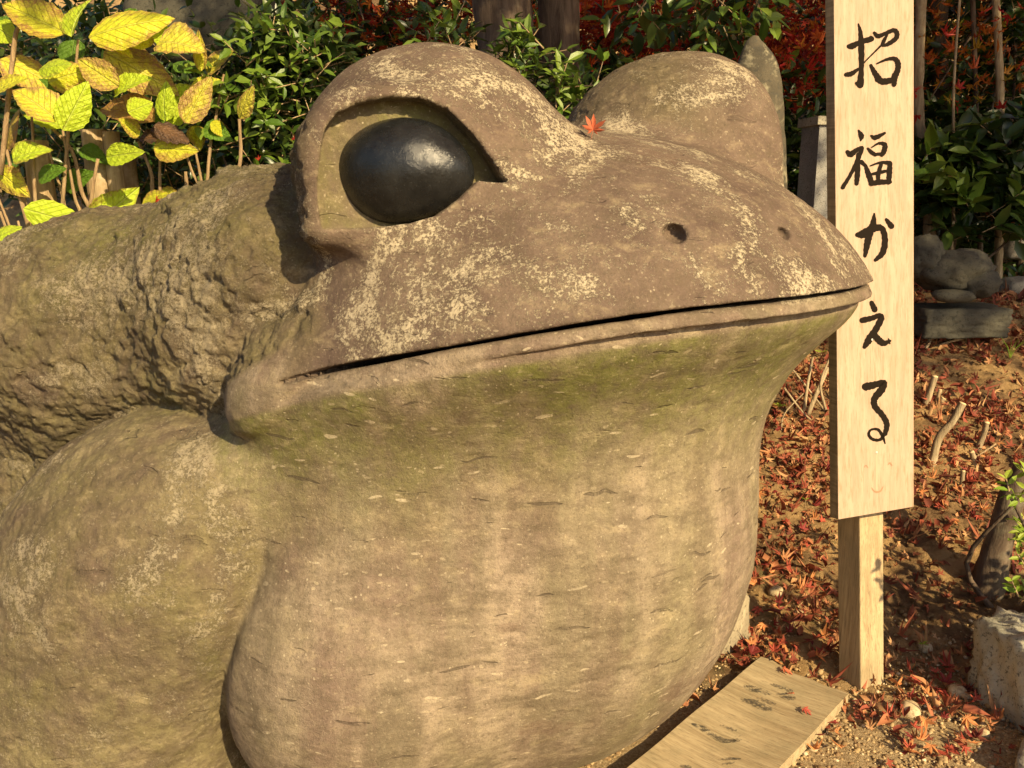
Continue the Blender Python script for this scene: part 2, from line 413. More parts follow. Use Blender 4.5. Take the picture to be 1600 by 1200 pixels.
def m_fadedink():
    t = NT('faded_ink'); a = t.n('ShaderNodeBsdfTransparent'); b = t.n('ShaderNodeBsdfPrincipled')
    b.inputs['Base Color'].default_value = (.045, .04, .03, 1); b.inputs['Roughness'].default_value = .9
    mx = t.n('ShaderNodeMixShader'); f = t.ramp(t.noise(90, 5, .75), [(.42, 0), (.54, .75)])
    t.l(f, mx.inputs[0]); t.t.links.new(a.outputs[0], mx.inputs[1]); t.t.links.new(b.outputs[0], mx.inputs[2]); t.t.links.new(mx.outputs[0], t.out.inputs[0]); return t.m
def m_plain(name, c, r=.7, spec=.3): t = NT(name); return t.bsdf(c, r, spec=spec)
def m_rock(name, c1, c2, speck=(.08, .08, .075), sscale=90, moss=0, pale=None, bd=.006):
    t = NT(name); n = t.noise(7, 7, .65); f = t.noise(sscale, 4, .8)
    col = t.mix(t.ramp(n, [(.35, 0), (.65, 1)]), c1, c2)
    col = t.mix(t.ramp(f, [(.38, .8), (.46, 0)]), col, speck)
    if pale: col = t.mix(t.ramp(t.noise(5, 6, .7, dist=.5), [(.54, 0), (.62, .9)]), col, pale)
    if moss: col = t.mix(t.ramp(t.noise(4, 6, .7), [(.5-.1*moss, 0), (.62, .8)]), col, (.13, .14, .045))
    h = t.math('ADD', t.noise(40, 8, .75), t.math('MULTIPLY', f, .3))
    return t.bsdf(col, .88, t.bump(h, .9, bd), spec=.2)
def m_bark(name, c1, c2, sc=(9, 9, 1.6), moss=.3, pale=(.30, .28, .20)):
    t = NT(name); g = t.noise(2.4, 7, .68, co=t.map(sc), dist=.5)
    col = t.mix(t.ramp(g, [(.35, 0), (.62, 1)]), c1, c2)
    col = t.mix(t.ramp(t.noise(7, 6, .7), [(.52, 0), (.62, moss)]), col, pale)
    return t.bsdf(col, .9, t.bump(g, .9, .012), spec=.12)
def m_leaf(name, stops, obj=False, transl=.35, rough=.45, spots=None, spec=.35, vein=None):
    """stops: colour ramp over a per-leaf random value"""
    t = NT(name); r = t.rand() if obj else t.attr('tint')
    col = t.ramp(r, stops)
    if spots:
        uv = t.attr('edge'); k = t.math('ADD', t.math('MULTIPLY', uv, .62), t.math('MULTIPLY', t.noise(38, 6, .75), .75))
        col = t.mix(t.ramp(k, [(.60, 0), (.74, .9)]), col, spots)
        col = t.mix(t.ramp(t.noise(150, 3, .8), [(.60, 0), (.66, .7)]), col, spots)
    if vein: col = t.mix(t.math('MULTIPLY', t.attr('vein'), .6), col, vein)
    col = t.mix(t.ramp(t.noise(30, 4), [(.3, .25), (.6, 0)]), col, [c*.5 for c in stops[0][1]])
    return t.bsdf(col, rough, t.bump(t.noise(60, 3), .3, .002), spec=spec, transl=transl)
def m_ground():
    t = NT('leaf_mould_soil')
    n = t.noise(2.2, 7, .65, dist=.5); f = t.noise(45, 6, .75); g = t.attr('gravel')
    soil = t.mix(t.ramp(f, [(.35, 0), (.62, 1)]), (.085, .050, .026), (.19, .12, .06))
    soil = t.mix(t.ramp(n, [(.44, 0), (.56, 1)]), soil, t.mix(f, (.26, .16, .065), (.50, .34, .16)))
    soil = t.mix(t.ramp(t.noise(6, 5, .7), [(.60, 0), (.70, .6)]), soil, (.09, .10, .035))
    sand = t.mix(t.ramp(t.noise(130, 5, .8), [(.38, 0), (.62, 1)]), (.24, .16, .08), (.52, .40, .23))
    col = t.mix(g, soil, sand)
    h = t.math('ADD', f, t.math('MULTIPLY', t.noise(160, 5, .8), .5))
    return t.bsdf(col, .92, t.bump(h, 1, .012), spec=.12)
M = {}
M['frog'] = m_frog(); M['eye'] = m_eye(); M['board'] = m_board(); M['sawn'] = m_sawn()
M['ink'] = m_ink(); M['faded'] = m_fadedink()
M['post'] = m_wood('weathered_post_timber', (.34, .25, .14), (.50, .39, .23), (14, 14, .6))
M['plank'] = m_wood('grey_gold_plank', (.30, .225, .125), (.46, .365, .215), (16, 1.0, 16), bumpd=.002)
M['granite'] = m_rock('rough_granite', (.33, .32, .25), (.52, .48, .36), (.07, .07, .06), 85, bd=.010)
M['slab'] = m_rock('grey_slab', (.30, .27, .21), (.42, .38, .30), (.12, .11, .09), 90)
M['footing'] = m_rock('lichened_footing', (.26, .22, .15), (.38, .32, .21), (.10, .08, .05), 70, pale=(.50, .42, .28))
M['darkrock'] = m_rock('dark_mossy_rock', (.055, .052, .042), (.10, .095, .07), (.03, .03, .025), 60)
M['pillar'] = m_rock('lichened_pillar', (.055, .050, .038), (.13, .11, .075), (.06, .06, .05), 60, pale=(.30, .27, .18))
M['pebble'] = m_rock('tan_pebble', (.42, .32, .18), (.62, .50, .32), (.25, .18, .10), 40, bd=.002)
M['bark'] = m_bark('grey_bark', (.055, .038, .028), (.15, .11, .078))
M['barkpale'] = m_bark('pale_thin_bark', (.22, .165, .10), (.42, .33, .20), (20, 20, 2.5), .6, (.50, .42, .27))
M['bamboo'] = m_bark('dry_bamboo', (.27, .20, .11), (.44, .33, .20), (22, 22, 1.0), .5, (.62, .50, .33))
M['cut'] = m_plain('fresh_cut_wood', (.66, .50, .27), .8, .1)
M['stem'] = m_bark('hydrangea_cane', (.20, .13, .07), (.38, .27, .15), (40, 40, 4), .3, (.50, .38, .22))
M['twig'] = m_bark('dry_twig', (.30, .20, .11), (.52, .38, .22), (40, 40, 4), .3, (.55, .43, .28))
M['ground'] = m_ground()
YG = (.50, .52, .045); GR = (.26, .42, .03); YB = (.66, .52, .07)
M['hy_yellow'] = m_leaf('yellowing_leaf', [(0, (.50, .46, .03)), (1, (.64, .54, .05))], True, .35, .45, (.42, .20, .07), vein=(.60, .58, .14))
M['hy_lime'] = m_leaf('lime_leaf', [(0, (.34, .47, .03)), (1, (.48, .54, .04))], True, .35, .42, None, vein=(.60, .64, .20))
M['hy_green'] = m_leaf('deep_green_leaf', [(0, (.10, .22, .02)), (1, (.17, .30, .03))], True, .3, .4, None, vein=(.28, .36, .08))
M['hy_brown'] = m_leaf('browned_leaf', [(0, (.42, .27, .06)), (1, (.50, .34, .08))], True, .25, .6, (.20, .09, .035), vein=(.50, .40, .12))
M['hy_dead'] = m_leaf('withered_leaf', [(0, (.11, .06, .03)), (1, (.20, .11, .05))], True, .15, .8, (.05, .03, .02))
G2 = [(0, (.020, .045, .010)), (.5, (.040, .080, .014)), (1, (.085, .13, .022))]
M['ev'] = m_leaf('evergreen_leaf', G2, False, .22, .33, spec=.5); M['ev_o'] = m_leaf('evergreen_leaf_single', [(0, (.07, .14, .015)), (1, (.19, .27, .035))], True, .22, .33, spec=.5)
M['az_o'] = m_leaf('fresh_azalea_leaf', [(0, (.20, .34, .03)), (1, (.38, .46, .06))], True, .3, .4)
R2 = [(0, (.16, .015, .012)), (.35, (.34, .030, .018)), (.7, (.50, .09, .02)), (1, (.60, .26, .04))]
M['red'] = m_leaf('red_maple_leaf', R2, False, .45, .5); M['red_o'] = m_leaf('red_maple_leaf_single', [(0, (.38, .02, .02)), (.6, (.55, .05, .03)), (1, (.66, .20, .04))], True, .45, .5)
M['orange'] = m_leaf('orange_maple_leaf', [(0, (.36, .06, .015)), (.5, (.55, .18, .025)), (.8, (.60, .30, .04)), (1, (.30, .34, .04))], False, .45, .5)
L2 = [(0, (.13, .04, .025)), (.3, (.27, .065, .038)), (.55, (.36, .12, .06)), (.8, (.46, .22, .10)), (1, (.58, .36, .17))]
M['litter'] = m_leaf('fallen_leaf_litter', L2, False, .15, .65, spec=.2)
M['litter_o'] = m_leaf('fallen_leaf_single', [(0, (.24, .045, .035)), (.4, (.42, .085, .055)), (.75, (.52, .17, .07)), (1, (.60, .30, .11))], True, .15, .6, spec=.2)

# ------------------------------------------------------------------ mesh building blocks
rng = np.random.default_rng(7)
def catmull(P, n=6):
    P = np.asarray(P, float)
    if len(P) < 3: return np.linspace(P[0], P[-1], n+1)
    Q = np.vstack([2*P[0]-P[1], P, 2*P[-1]-P[-2]]); out = []
    for i in range(1, len(Q)-2):
        for k in range(n):
            t = k/n; a, b, c, d = Q[i-1:i+3]
            out.append(.5*((2*b) + (c-a)*t + (2*a-5*b+4*c-d)*t*t + (3*b-a-3*c+d)*t**3))
    out.append(Q[-2]); return np.array(out)
def tube(P, R, sides=10, n=5, rough=0, seed=0, cap=True):
    R = np.atleast_1d(np.asarray(R, float)); m = len(P)
    if len(R) == 1: R = np.repeat(R, m)
    elif len(R) == 2 and m > 2: R = np.linspace(R[0], R[1], m)
    C_ = catmull(np.hstack([np.asarray(P, float), R[:, None]]), n); P, R = C_[:, :3], np.maximum(C_[:, 3], 1e-4)
    T = np.gradient(P, axis=0); T /= np.linalg.norm(T, axis=1)[:, None]+1e-9
    up = np.array([0, 0, 1.]) if abs(T[0][2]) < .9 else np.array([0, 1., 0])
    V = []
    a = np.cross(up, T[0]); a /= np.linalg.norm(a)
    for p, r, t in zip(P, R, T):
        a = a - t*(a@t); a /= np.linalg.norm(a)+1e-9; b = np.cross(t, a)
        th = np.linspace(0, 2*np.pi, sides, endpoint=False)
        V.append(p + r*(np.cos(th)[:, None]*a + np.sin(th)[:, None]*b))
    V = np.concatenate(V)
    if rough:
        ctr = np.repeat(P, sides, 0); d = V-ctr; l = np.linalg.norm(d, axis=1)[:, None]+1e-9
        V = V + d/l*(rough*fbm(V, 2.2/np.mean(R)*.35, 4, seed))[:, None]
    F = []
    k = len(P)
    for i in range(k-1):
        for j in range(sides):
            F.append((i*sides+j, i*sides+(j+1) % sides, (i+1)*sides+(j+1) % sides, (i+1)*sides+j))
    F = [tuple(f) for f in F]
    if cap: F.append(tuple(range(sides-1, -1, -1))); F.append(tuple(range((k-1)*sides, k*sides)))
    return V, F
def join(parts):
    V = []; F = []; o = 0
    for v, f in parts: V.append(v); F += [tuple(i+o for i in q) for q in f]; o += len(v)
    return np.concatenate(V), F
def pym(name, V, F):
    me = bpy.data.meshes.new(name); me.from_pydata(np.asarray(V).tolist(), [], [list(f) for f in F]); me.update(); return me
def wpart(name, V, F, mat, parent=None, smooth=True):
    """mesh given in world coordinates, hung under parent"""
    L = np.array(parent['_p']) if parent is not None and '_p' in parent else np.zeros(3)
    V = np.asarray(V, float)
    if parent is None:
        L = V.mean(0); L[2] = V[:, 2].min()
        o = link(name, pym(name, V - L, F), mat, None, smooth); o.location = L; return o
    o = link(name, pym(name, V, F), mat, parent, smooth); o.location = -Vector(L); return o
def thing(name, loc, label, cat, group=None):
    o = empty(name, loc, label, cat, group); o['_p'] = [float(x) for x in loc]; return o
def leaf_template(L=1, W=.4, n=6, fold=.12, droop=.15, tip=1.3, serr=0.0, wave=0.0):
    """ovate leaf along +X, in XY, Z up; rows of (left, mid, right)"""
    V = []; F = []; E = []; K = []
    for i in range(n+1):
        s = i/n; w = W*.5*math.sin(math.pi*min(1, s**.78))**.8*(1 - .25*s) if 0 < i < n else 0.0
        if i == n: w = 0
        z = -droop*s*s
        ww = w*(1 + (serr if i % 2 else -serr))
        wz = wave*math.sin(i*2.1)
        V += [(s*L, ww, z+fold*w*2+wz), (s*L, ww*.5, z+fold*w*.9), (s*L, 0, z), (s*L, -ww*.5, z+fold*w*.9), (s*L, -ww, z+fold*w*2-wz)]
        E += [1, .45, .0, .45, 1] if 0 < i < n else [.6, .6, .6, .6, .6]
        if i == n: E[-5:] = [1]*5
        K += [0, .1 if i % 2 else .0, 1, .1 if i % 2 else 0, 0]
    for i in range(n):
        for j in range(4):
            a = i*5+j; F.append((a, a+5, a+6, a+1))
    return np.array(V, float), F, np.array(E, float), np.array(K, float)
def simple_leaf(W=.36, fold=.25, droop=.12):
    V = np.array([(0, 0, 0), (.3, W*.42, fold*W*.5), (.3, 0, -droop*.09), (.3, -W*.42, fold*W*.5), (.65, W*.40, fold*W*.4-droop*.3), (.65, 0, -droop*.42), (.65, -W*.40, fold*W*.4-droop*.3), (1, 0, -droop)], float)
    F = [(0, 2, 1), (0, 3, 2), (1, 2, 5, 4), (2, 3, 6, 5), (4, 5, 7), (5, 6, 7)]
    return V, F
def maple_leaf(curl=.2, seed=0, lobes=7):
    r = random.Random(seed); V = [(0, 0, 0)]; A = []
    angs = [-130, -82, -40, 0, 40, 82, 130] if lobes == 7 else [-105, -52, 0, 52, 105]
    lens = [.45, .78, .95, 1.05, .95, .78, .45] if lobes == 7 else [.6, .9, 1.05, .9, .6]
    pts = []
    for i, (a, l) in enumerate(zip(angs, lens)):
        a += r.uniform(-5, 5); l *= r.uniform(.88, 1.08)
        if i == 0: pts.append((a-16, .16))
        else: pts.append(((a+angs[i-1])/2, .34))
        pts.append((a-14, l*.60)); pts.append((a, l)); pts.append((a+14, l*.60))
    pts.append((angs[-1]+16, .16))
    for a, l in pts:
        t = math.radians(a); z = curl*l*l*(.6+.8*math.sin(t*1.5+seed)) + r.uniform(-.13, .13)*l
        V.append((l*math.cos(t)*.5, l*math.sin(t)*.5, z*.5))
    n = len(V); F = [(0, i, i+1) for i in range(1, n-1)]
    # stalk
    V += [(0, .008, 0), (0, -.008, 0), (-.45, -.03, .06)]; F.append((n, n+2, n+1))
    return np.array(V, float), F
def frames(n, up=None, spread=1.0, az=None, tilt=None):
    """random rotation matrices (n,3,3); columns: leaf axis, side, normal"""
    az = rng.uniform(0, 2*np.pi, n) if az is None else az
    tl = rng.normal(0, spread, n) if tilt is None else tilt
    rl = rng.normal(0, spread*.8, n)
    ca, sa, ct, st, cr, sr = np.cos(az), np.sin(az), np.cos(tl), np.sin(tl), np.cos(rl), np.sin(rl)
    X = np.stack([ca*ct, sa*ct, st], 1); Y0 = np.stack([-sa, ca, 0*az], 1); Z0 = np.cross(X, Y0)
    Y = Y0*cr[:, None] + Z0*sr[:, None]; Z = np.cross(X, Y)
    return np.stack([X, Y, Z], 2)
def scatter(name, templates, pos, rot, size, mat, parent=None, tint=None, group=False):
    """many copies of a few templates joined into one mesh with a per-copy tint"""
    n = len(pos); pick = rng.integers(0, len(templates), n); tint = rng.random(n) if tint is None else tint
    VV = []; LL = []; LS = []; TT = []; off = 0; lo = 0
    for k, (V, F) in enumerate(templates):
        m = pick == k
        if not m.any(): continue
        W = np.einsum('nij,vj->nvi', rot[m], V)*size[m][:, None, None] + pos[m][:, None, :]
        c = m.sum(); nv = len(V); VV.append(W.reshape(-1, 3)); TT.append(np.repeat(tint[m], nv))
        fl = np.concatenate([np.array(f) for f in F]); fs = np.array([len(f) for f in F])
        LL.append((fl[None] + (np.arange(c)*nv)[:, None] + off).ravel()); LS.append(np.tile(fs, c)); off += c*nv
    V = np.concatenate(VV); LV = np.concatenate(LL); sz = np.concatenate(LS)
    me = bpy.data.meshes.new(name); me.vertices.add(len(V)); me.vertices.foreach_set('co', V.astype(np.float32).ravel())
    me.loops.add(len(LV)); me.loops.foreach_set('vertex_index', LV.astype(np.int32))
    me.polygons.add(len(sz)); me.polygons.foreach_set('loop_start', np.concatenate([[0], np.cumsum(sz)[:-1]]).astype(np.int32))
    me.update(calc_edges=True)
    a = me.attributes.new('tint', 'FLOAT', 'POINT'); a.data.foreach_set('value', np.concatenate(TT).astype(np.float32))
    o = link(name, me, mat, parent, False)
    if parent is not None: o.location = -Vector(parent['_p'])
    return o
def place(name, me, pos, R, s, parent=None):
    o = bpy.data.objects.new(name, me); C.objects.link(o)
    W = Matrix([[*(R[i]*s), pos[i]] for i in range(3)] + [[0, 0, 0, 1]])
    if parent is not None:
        o.parent = parent; W = Matrix.Translation(-Vector(parent['_p'])) @ W
    o.matrix_basis = W; return o
def box_mesh(O, A, B, D, seg=(1, 1, 1)):
    """box from corner O with edge vectors A, B, D"""
    O, A, B, D = map(np.asarray, (O, A, B, D))
    V = [O + i*A + j*B + k*D for k in (0, 1) for j in (0, 1) for i in (0, 1)]
    F = [(0, 2, 3, 1), (4, 5, 7, 6), (0, 1, 5, 4), (2, 6, 7, 3), (0, 4, 6, 2), (1, 3, 7, 5)]
    if np.cross(A, B)@D < 0: F = [f[::-1] for f in F]
    return np.array(V), F
def rock(name, ctr, size, mat, parent=None, seed=0, sub=4, boxy=.0, amp=.12, rz=0, freq=1.6):
    bm = bmesh.new(); bmesh.ops.create_icosphere(bm, subdivisions=sub, radius=1)
    V = np.array([v.co[:] for v in bm.verts]); F = [tuple(v.index for v in f.verts) for f in bm.faces]; bm.free()
    if boxy:
        m = np.abs(V).max(1)[:, None]; V = V*(1-boxy) + V/m*.8*boxy
    r = 1 + amp*fbm(V+seed*7.3, freq, 5, seed) + amp*.4*fbm(V+seed, freq*4, 3, seed+9)
    V = V*r[:, None]*np.asarray(size)
    c, s = math.cos(rz), math.sin(rz); V = V@np.array([[c, s, 0], [-s, c, 0], [0, 0, 1]]) + np.asarray(ctr)
    return wpart(name, V, F, mat, parent)

# ------------------------------------------------------------------ frog statue
def sst(x, a, b):
    t = np.clip((x-a)/(b-a), 0, 1); return t*t*(3-2*t)
FROG_RES = globals().get('FROG_RES', .0052)
def facets(p, scale, seed):
    """every jittered cell is a plane with its own tilt: broken, tooled stone"""
    q = (p*np.float32(scale)).astype(np.float32) + 500; i0 = np.floor(q).astype(np.int64)
    best = np.full(len(q), 1e9, np.float32); out = np.zeros(len(q), np.float32)
    for dx in (-1, 0, 1):
        for dy in (-1, 0, 1):
            for dz in (-1, 0, 1):
                i = i0 + np.array([dx, dy, dz]); h = [_hash(i[:, 0], i[:, 1], i[:, 2], seed+k) for k in range(4)]
                c = i + .5 + .48*np.stack(h[:3], 1); r = q - c; d2 = (r*r).sum(1); m = d2 < best
                t = r[:, 0]*h[1] + r[:, 1]*h[2] + r[:, 2]*h[0] + .35*h[3]
                best[m] = d2[m]; out[m] = t[m]
    return out
def build_frog():
    V, F = mesh_sdf((-1.85, 1.15, -.08), (1.0, 3.25, 1.75), FROG_RES)
    V, N = newton(V, 2)
    q = frog_sdf(V, True)
    face = sst(-q['upper'], -.035, .0)*sst(q['z']-q['zm'], -.012, .0)*sst(q['a'], -.42, -.2)
    lip = sst(-q['head'], -.012, .0)*(1-face)
    other = np.minimum(q['body'], q['arm'])
    belly = sst(other - q['trunk'], -.02, .035)*(1-face)
    # hewn back of the near eye mound and of the jaw corner
    hew = sst(-q['ex'], .135, .19)*sst(-q['en'], -.02, .04)*sst(q['z'], 1.0, 1.1)
    hew = np.maximum(hew, .5*sst(-q['jw'], -.05, .0)*(1-face)*sst(-V[:, 0], .30, .38))
    far = sst(-q['far'], -.02, .02)*sst(-(V[:, 0]-.52), -.05, .2)
    rough = np.clip((1-face)*(1-belly)*(1-lip*.8), 0, 1)
    armm = sst(q['body']-q['arm'], -.02, .03); rough = rough*(1-.52*armm)
    rough = np.maximum(rough, hew); rough = np.maximum(rough, far*.6)
    rough = np.maximum(rough, .12)
    ins = sst(-q['sock'], -.006, .004)*sst(-q['en'], -.01, .02)
    rough = np.where(ins > .5, .08, rough)
    moss = belly*sst(q['z']-q['zm'], -.42, -.06)*sst(-(q['z']-q['zm']), .040, .052)*.95
    moss = np.maximum(moss, ins*.75); moss = np.maximum(moss, hew*.5)
    moss = np.maximum(moss, belly*sst(-(q['z']), -.45, .1)*.35)
    moss = np.maximum(moss, (1-face)*(1-belly)*(1-lip)*(.30 + .5*sst(fbm(V, 2.3, 3, 5), .0, .4)))
    moss = np.maximum(moss, far*.6)
    lich = face*1.0*(1-ins) + (1-face)*(1-belly)*.62 + belly*.10
    # displacement
    n1 = fbm(V, 5, 3, 1); n2 = fbm(V, 19, 4, 2); n3 = fbm(V, 70, 2, 3); n4 = fbm(V*np.array([1, 1, 1.7], np.float32), 38, 3, 13)
    fc = np.zeros(len(V), np.float32); mk = rough > .2; W = V[mk] + (.012*np.stack([noise3(V[mk], 25, 50+k) for k in range(3)], 1)).astype(np.float32)
    fc[mk] = .0075*facets(W*np.array([1, 1, 1.35], np.float32), 17, 60) + .0045*facets(W, 38, 70)
    rid = 1-np.abs(fbm(V*np.array([1, 1, 1.5], np.float32), 9, 4, 11))*3.2
    chip = np.clip(rid-.55, 0, 1)**1.5
    st = fbm(V*np.array([1, 1, 3.0], np.float32), 14, 3, 21)
    dis = rough*(.006*n1 + .008*n2 + .005*n3 + .005*(np.abs(n4)-.15) + .68*fc - .014*chip*rough) + .0012*n2*(1-np.exp(-((q['z']-q['zm'])/.02)**2)) + .0030*n1*(1-ins)
    dis = dis - belly*.004*np.clip(st-.28, 0, 1)*4*.5
    # the deep gouge between neck and body
    g1 = ray_hit(385, 400); g2 = ray_hit(425, 455)
    for g, r in ((g1, .05), (g2, .035)):
        w = np.exp(-((V-g)**2).sum(1)/(r*r)); dis = dis - .022*w*(.6+n2)
    # a chipped corner by the upper edge of the belly
    V2 = V + N*dis[:, None]
    me = to_mesh('stone_body', V2, F)
    for k, arr in (('face', face), ('belly', belly), ('rough', rough), ('moss', np.clip(moss, 0, 1)), ('lichen', np.clip(lich, 0, 1))):
        a = me.attributes.new(k, 'FLOAT', 'POINT'); a.data.foreach_set('value', arr.astype(np.float32))
    root = thing('frog_statue', (-.15, 2.2, 0), 'huge carved stone frog with a bulging black eye, filling the picture', 'statue')
    o = link('stone_body', me, M['frog'], root, True); o.location = -Vector(root['_p'])
    def eyeball(ec, X, U, N_, poly, base, H, label=None):
        c = poly.mean(0); nr, na = 26, 96
        th = np.linspace(0, 2*np.pi, na, endpoint=False); ang = np.arctan2(poly[:, 1]-c[1], poly[:, 0]-c[0]); rad = np.hypot(poly[:, 0]-c[0], poly[:, 1]-c[1])
        o_ = np.argsort(ang); R_ = np.interp(th, ang[o_], rad[o_], period=2*np.pi)
        VV = []; FF = []
        for i in range(nr+1):
            t = math.sin(i/nr*math.pi/2) if i else 0; hgt = math.cos(i/nr*math.pi/2)**.85
            for j in range(na):
                r = R_[j]*t; VV.append(ec + X*(c[0]+r*math.cos(th[j])) + U*(c[1]+r*math.sin(th[j])) + N_*((base(c[0]+R_[j]*t*math.cos(th[j]), c[1]+R_[j]*t*math.sin(th[j])) if callable(base) else base)+H*hgt))
        for j in range(na): VV.append(VV[nr*na+j] - N_*.05)
        for i in range(nr+1):
            for j in range(na): FF.append((i*na+j, (i+1)*na+j, (i+1)*na+(j+1) % na, i*na+(j+1) % na))
        VV = np.array(VV); VV = VV + N_*(.0035*fbm(VV, 16, 3, 3))[:, None]
        wpart('eye', VV, FF, M['eye'], root)
    eyeball(EC, EX, EU, EN, BALL*1.03, lambda x, y: -.058 + .18*x + .02*y, .098)
    # far eye, turned away to the right
    FN = np.array([.95, .30, .05]); FN /= np.linalg.norm(FN); FX = np.cross([0, 0, 1], FN); FX /= np.linalg.norm(FX); FU = np.cross(FN, FX)
    fc = FARC + FN*.16
    th = np.linspace(0, 2*np.pi, 40, endpoint=False)
    eyeball(fc, FX, FU, FN, np.stack([.10*np.cos(th), .085*np.sin(th)], 1), .0, .055)
    return root
frog = build_frog()

# ------------------------------------------------------------------ ground
def gz(x, y):
    x = np.asarray(x, float); y = np.asarray(y, float)
    s = y - 2.38 - .10*np.sin(x*2.1)
    z = .40*np.log1p(np.exp(np.clip(s*7, -40, 40)))/7
    z = np.minimum(z, .80 + .03*(y-4.4)) if True else z
    z = z + .9*np.log1p(np.exp(np.clip((y-7.2)*2, -40, 40)))/2
    P = np.stack(np.broadcast_arrays(x, y, 0*x), -1).reshape(-1, 3)
    z = z + (.035*fbm(P, 1.3, 3, 31)*np.clip((y.ravel() if y.ndim else y)-1.9, 0, 1)).reshape(z.shape)
    return z
def hit(u, v):
    d = at(u, v, 1.0) - CAMP
    ts = np.linspace(1.2, 14, 1500); P = CAMP + ts[:, None]*d
    k = np.argmax(P[:, 2] < gz(P[:, 0], P[:, 1])); return P[k]
def build_ground():
    def axis(lo, hi, fine, mid):
        a = np.arange(lo, hi, fine); L = [a]; s = fine; x = a[-1]; ext = []
        while x < mid[1]: s *= 1.06; x += s; ext.append(x)
        pre = []; s = fine; x = a[0]
        while x > mid[0]: s *= 1.06; x -= s; pre.append(x)
        return np.concatenate([pre[::-1], a, ext])
    X = axis(.1, 2.6, .012, (-90, 90)); Y = axis(1.3, 4.6, .012, (-60, 110))
    gx, gy = np.meshgrid(X, Y, indexing='ij'); z = gz(gx, gy)
    P = np.stack([gx.ravel(), gy.ravel(), 0*gx.ravel()], 1)
    near = ((gx > -.2) & (gx < 2.9) & (gy > 1.0) & (gy < 4.9)).ravel()
    d = np.zeros(len(P)); q = P[near]
    grav = sst(-(q[:, 1] - 2.10 - .10*fbm(q, 4, 2, 8)), -.12, .12)
    d[near] = (.020*fbm(q, 9, 4, 41) + .010*fbm(q, 40, 3, 42))*(1-.65*grav)
    z = z + d.reshape(z.shape)
    n, m = len(X), len(Y)
    idx = np.arange(n*m).reshape(n, m)
    F = np.stack([idx[:-1, :-1], idx[1:, :-1], idx[1:, 1:], idx[:-1, 1:]], -1).reshape(-1, 4)
    me = to_mesh('ground', np.stack([gx.ravel(), gy.ravel(), z.ravel()], 1), F)
    g = np.zeros(len(P), np.float32); g[near] = grav
    a = me.attributes.new('gravel', 'FLOAT', 'POINT'); a.data.foreach_set('value', g)
    tag(link('ground', me, M['ground'], None, True), kind='structure')
build_ground()

# ------------------------------------------------------------------ sign post
U_ = np.array([-.0453, .1138, 1.0]); U_ /= np.linalg.norm(U_)
bA = at(1310, 812, 2.03); bB = at(1428, 792, 2.12)
BX = bB - bA; BW = np.linalg.norm(BX); BXn = BX/BW
BN = np.cross(BXn, U_); BN /= np.linalg.norm(BN)
if BN[1] > 0: BN = -BN                       # towards the camera
sign = thing('sign_post', (.955, 2.13, 0), 'tall pale wooden sign with five brushed black characters on a square post', 'sign')
BH = 1.62
def bev_box(name, O, A, B, D, mat, parent, w=.002):
    V, F = box_mesh(O, A, B, D); o = wpart(name, V, F, mat, parent, False)
    md = o.modifiers.new('bevel', 'BEVEL'); md.width = w; md.segments = 2; return o
TH = .030
# face sheet and core: the planed face is one board, its edges show saw marks
board = bev_box('board', bA - BN*.0, BX, U_*BH, -BN*TH, M['board'], sign, .0015)
board.data.materials.append(M['sawn'])
for p in board.data.polygons:
    if abs(p.normal.dot(Vector(BN))) < .5: p.material_index = 1
pc = np.array([.9434, 2.0949, 0]); pl = np.array([.9154-.9434, 2.1681-2.0949, 0]); pr = np.array([1.0177-.9434, 2.1358-2.0949, 0])
pl = np.array([-.033, .072, 0]); pr = np.array([.078, .036, 0])
Up = np.array([-.045, .1138, 1.0])
post = bev_box('post', pc - Up*.12, pr, pl, Up*2.0, M['post'], sign, .003)
def bpt(u, v, lift=.0008):
    d = at(u, v, 1.0) - CAMP; t = ((bA-CAMP)@BN)/(d@BN); return CAMP + d*t + BN*lift
CHAR_N = [0]
def stroke(P, W):
    """brush stroke: (pixel, width) list to a flat ribbon with round ends"""
    Q = catmull(np.hstack([np.asarray(P, float), np.asarray(W, float)[:, None]]), 6); p, w = Q[:, :2], np.maximum(Q[:, 2]*1.12, .4)/2
    T = np.gradient(p, axis=0); T /= np.linalg.norm(T, axis=1)[:, None]+1e-9; Nn = np.stack([-T[:, 1], T[:, 0]], 1)
    jit = 1 + .10*np.sin(np.arange(len(w))*2.3 + P[0][0])
    L = [p[i] + Nn[i]*w[i]*jit[i] for i in range(len(p))]; Rr = [p[i] - Nn[i]*w[i]*jit[-i-1] for i in range(len(p))]
    def capp(c, t, n, w, s): return [c + (n*math.cos(a) + t*s*math.sin(a))*w*.95 for a in np.linspace(0, math.pi, 7)[1:-1]]
    V = L + capp(p[-1], T[-1], Nn[-1], w[-1], 1) + Rr[::-1] + [q for q in capp(p[0], -T[0], -Nn[0], w[0], 1)]
    k = len(L); F = []
    off_r = k + 5
    for i in range(k-1): F.append((i, i+1, off_r + (k-1-(i+1)), off_r + (k-1-i)))
    F.append(tuple([k-1] + list(range(k, k+5)) + [off_r])); F.append(tuple([off_r+k-1] + list(range(off_r+k, off_r+k+5)) + [0]))
    return V, F
def glyph(name, strokes, ox, oy, sc, parent, proj, mat, lift=.0008):
    VV = []; FF = []
    for i, (P, W) in enumerate(strokes):
        V, F = stroke(P, W); o = len(VV)
        VV += [proj(ox + x/sc, oy + y/sc, lift + i*.00012) for x, y in V]; FF += [tuple(j+o for j in f) for f in F]
    return wpart(name, VV, FF, mat, parent, False)
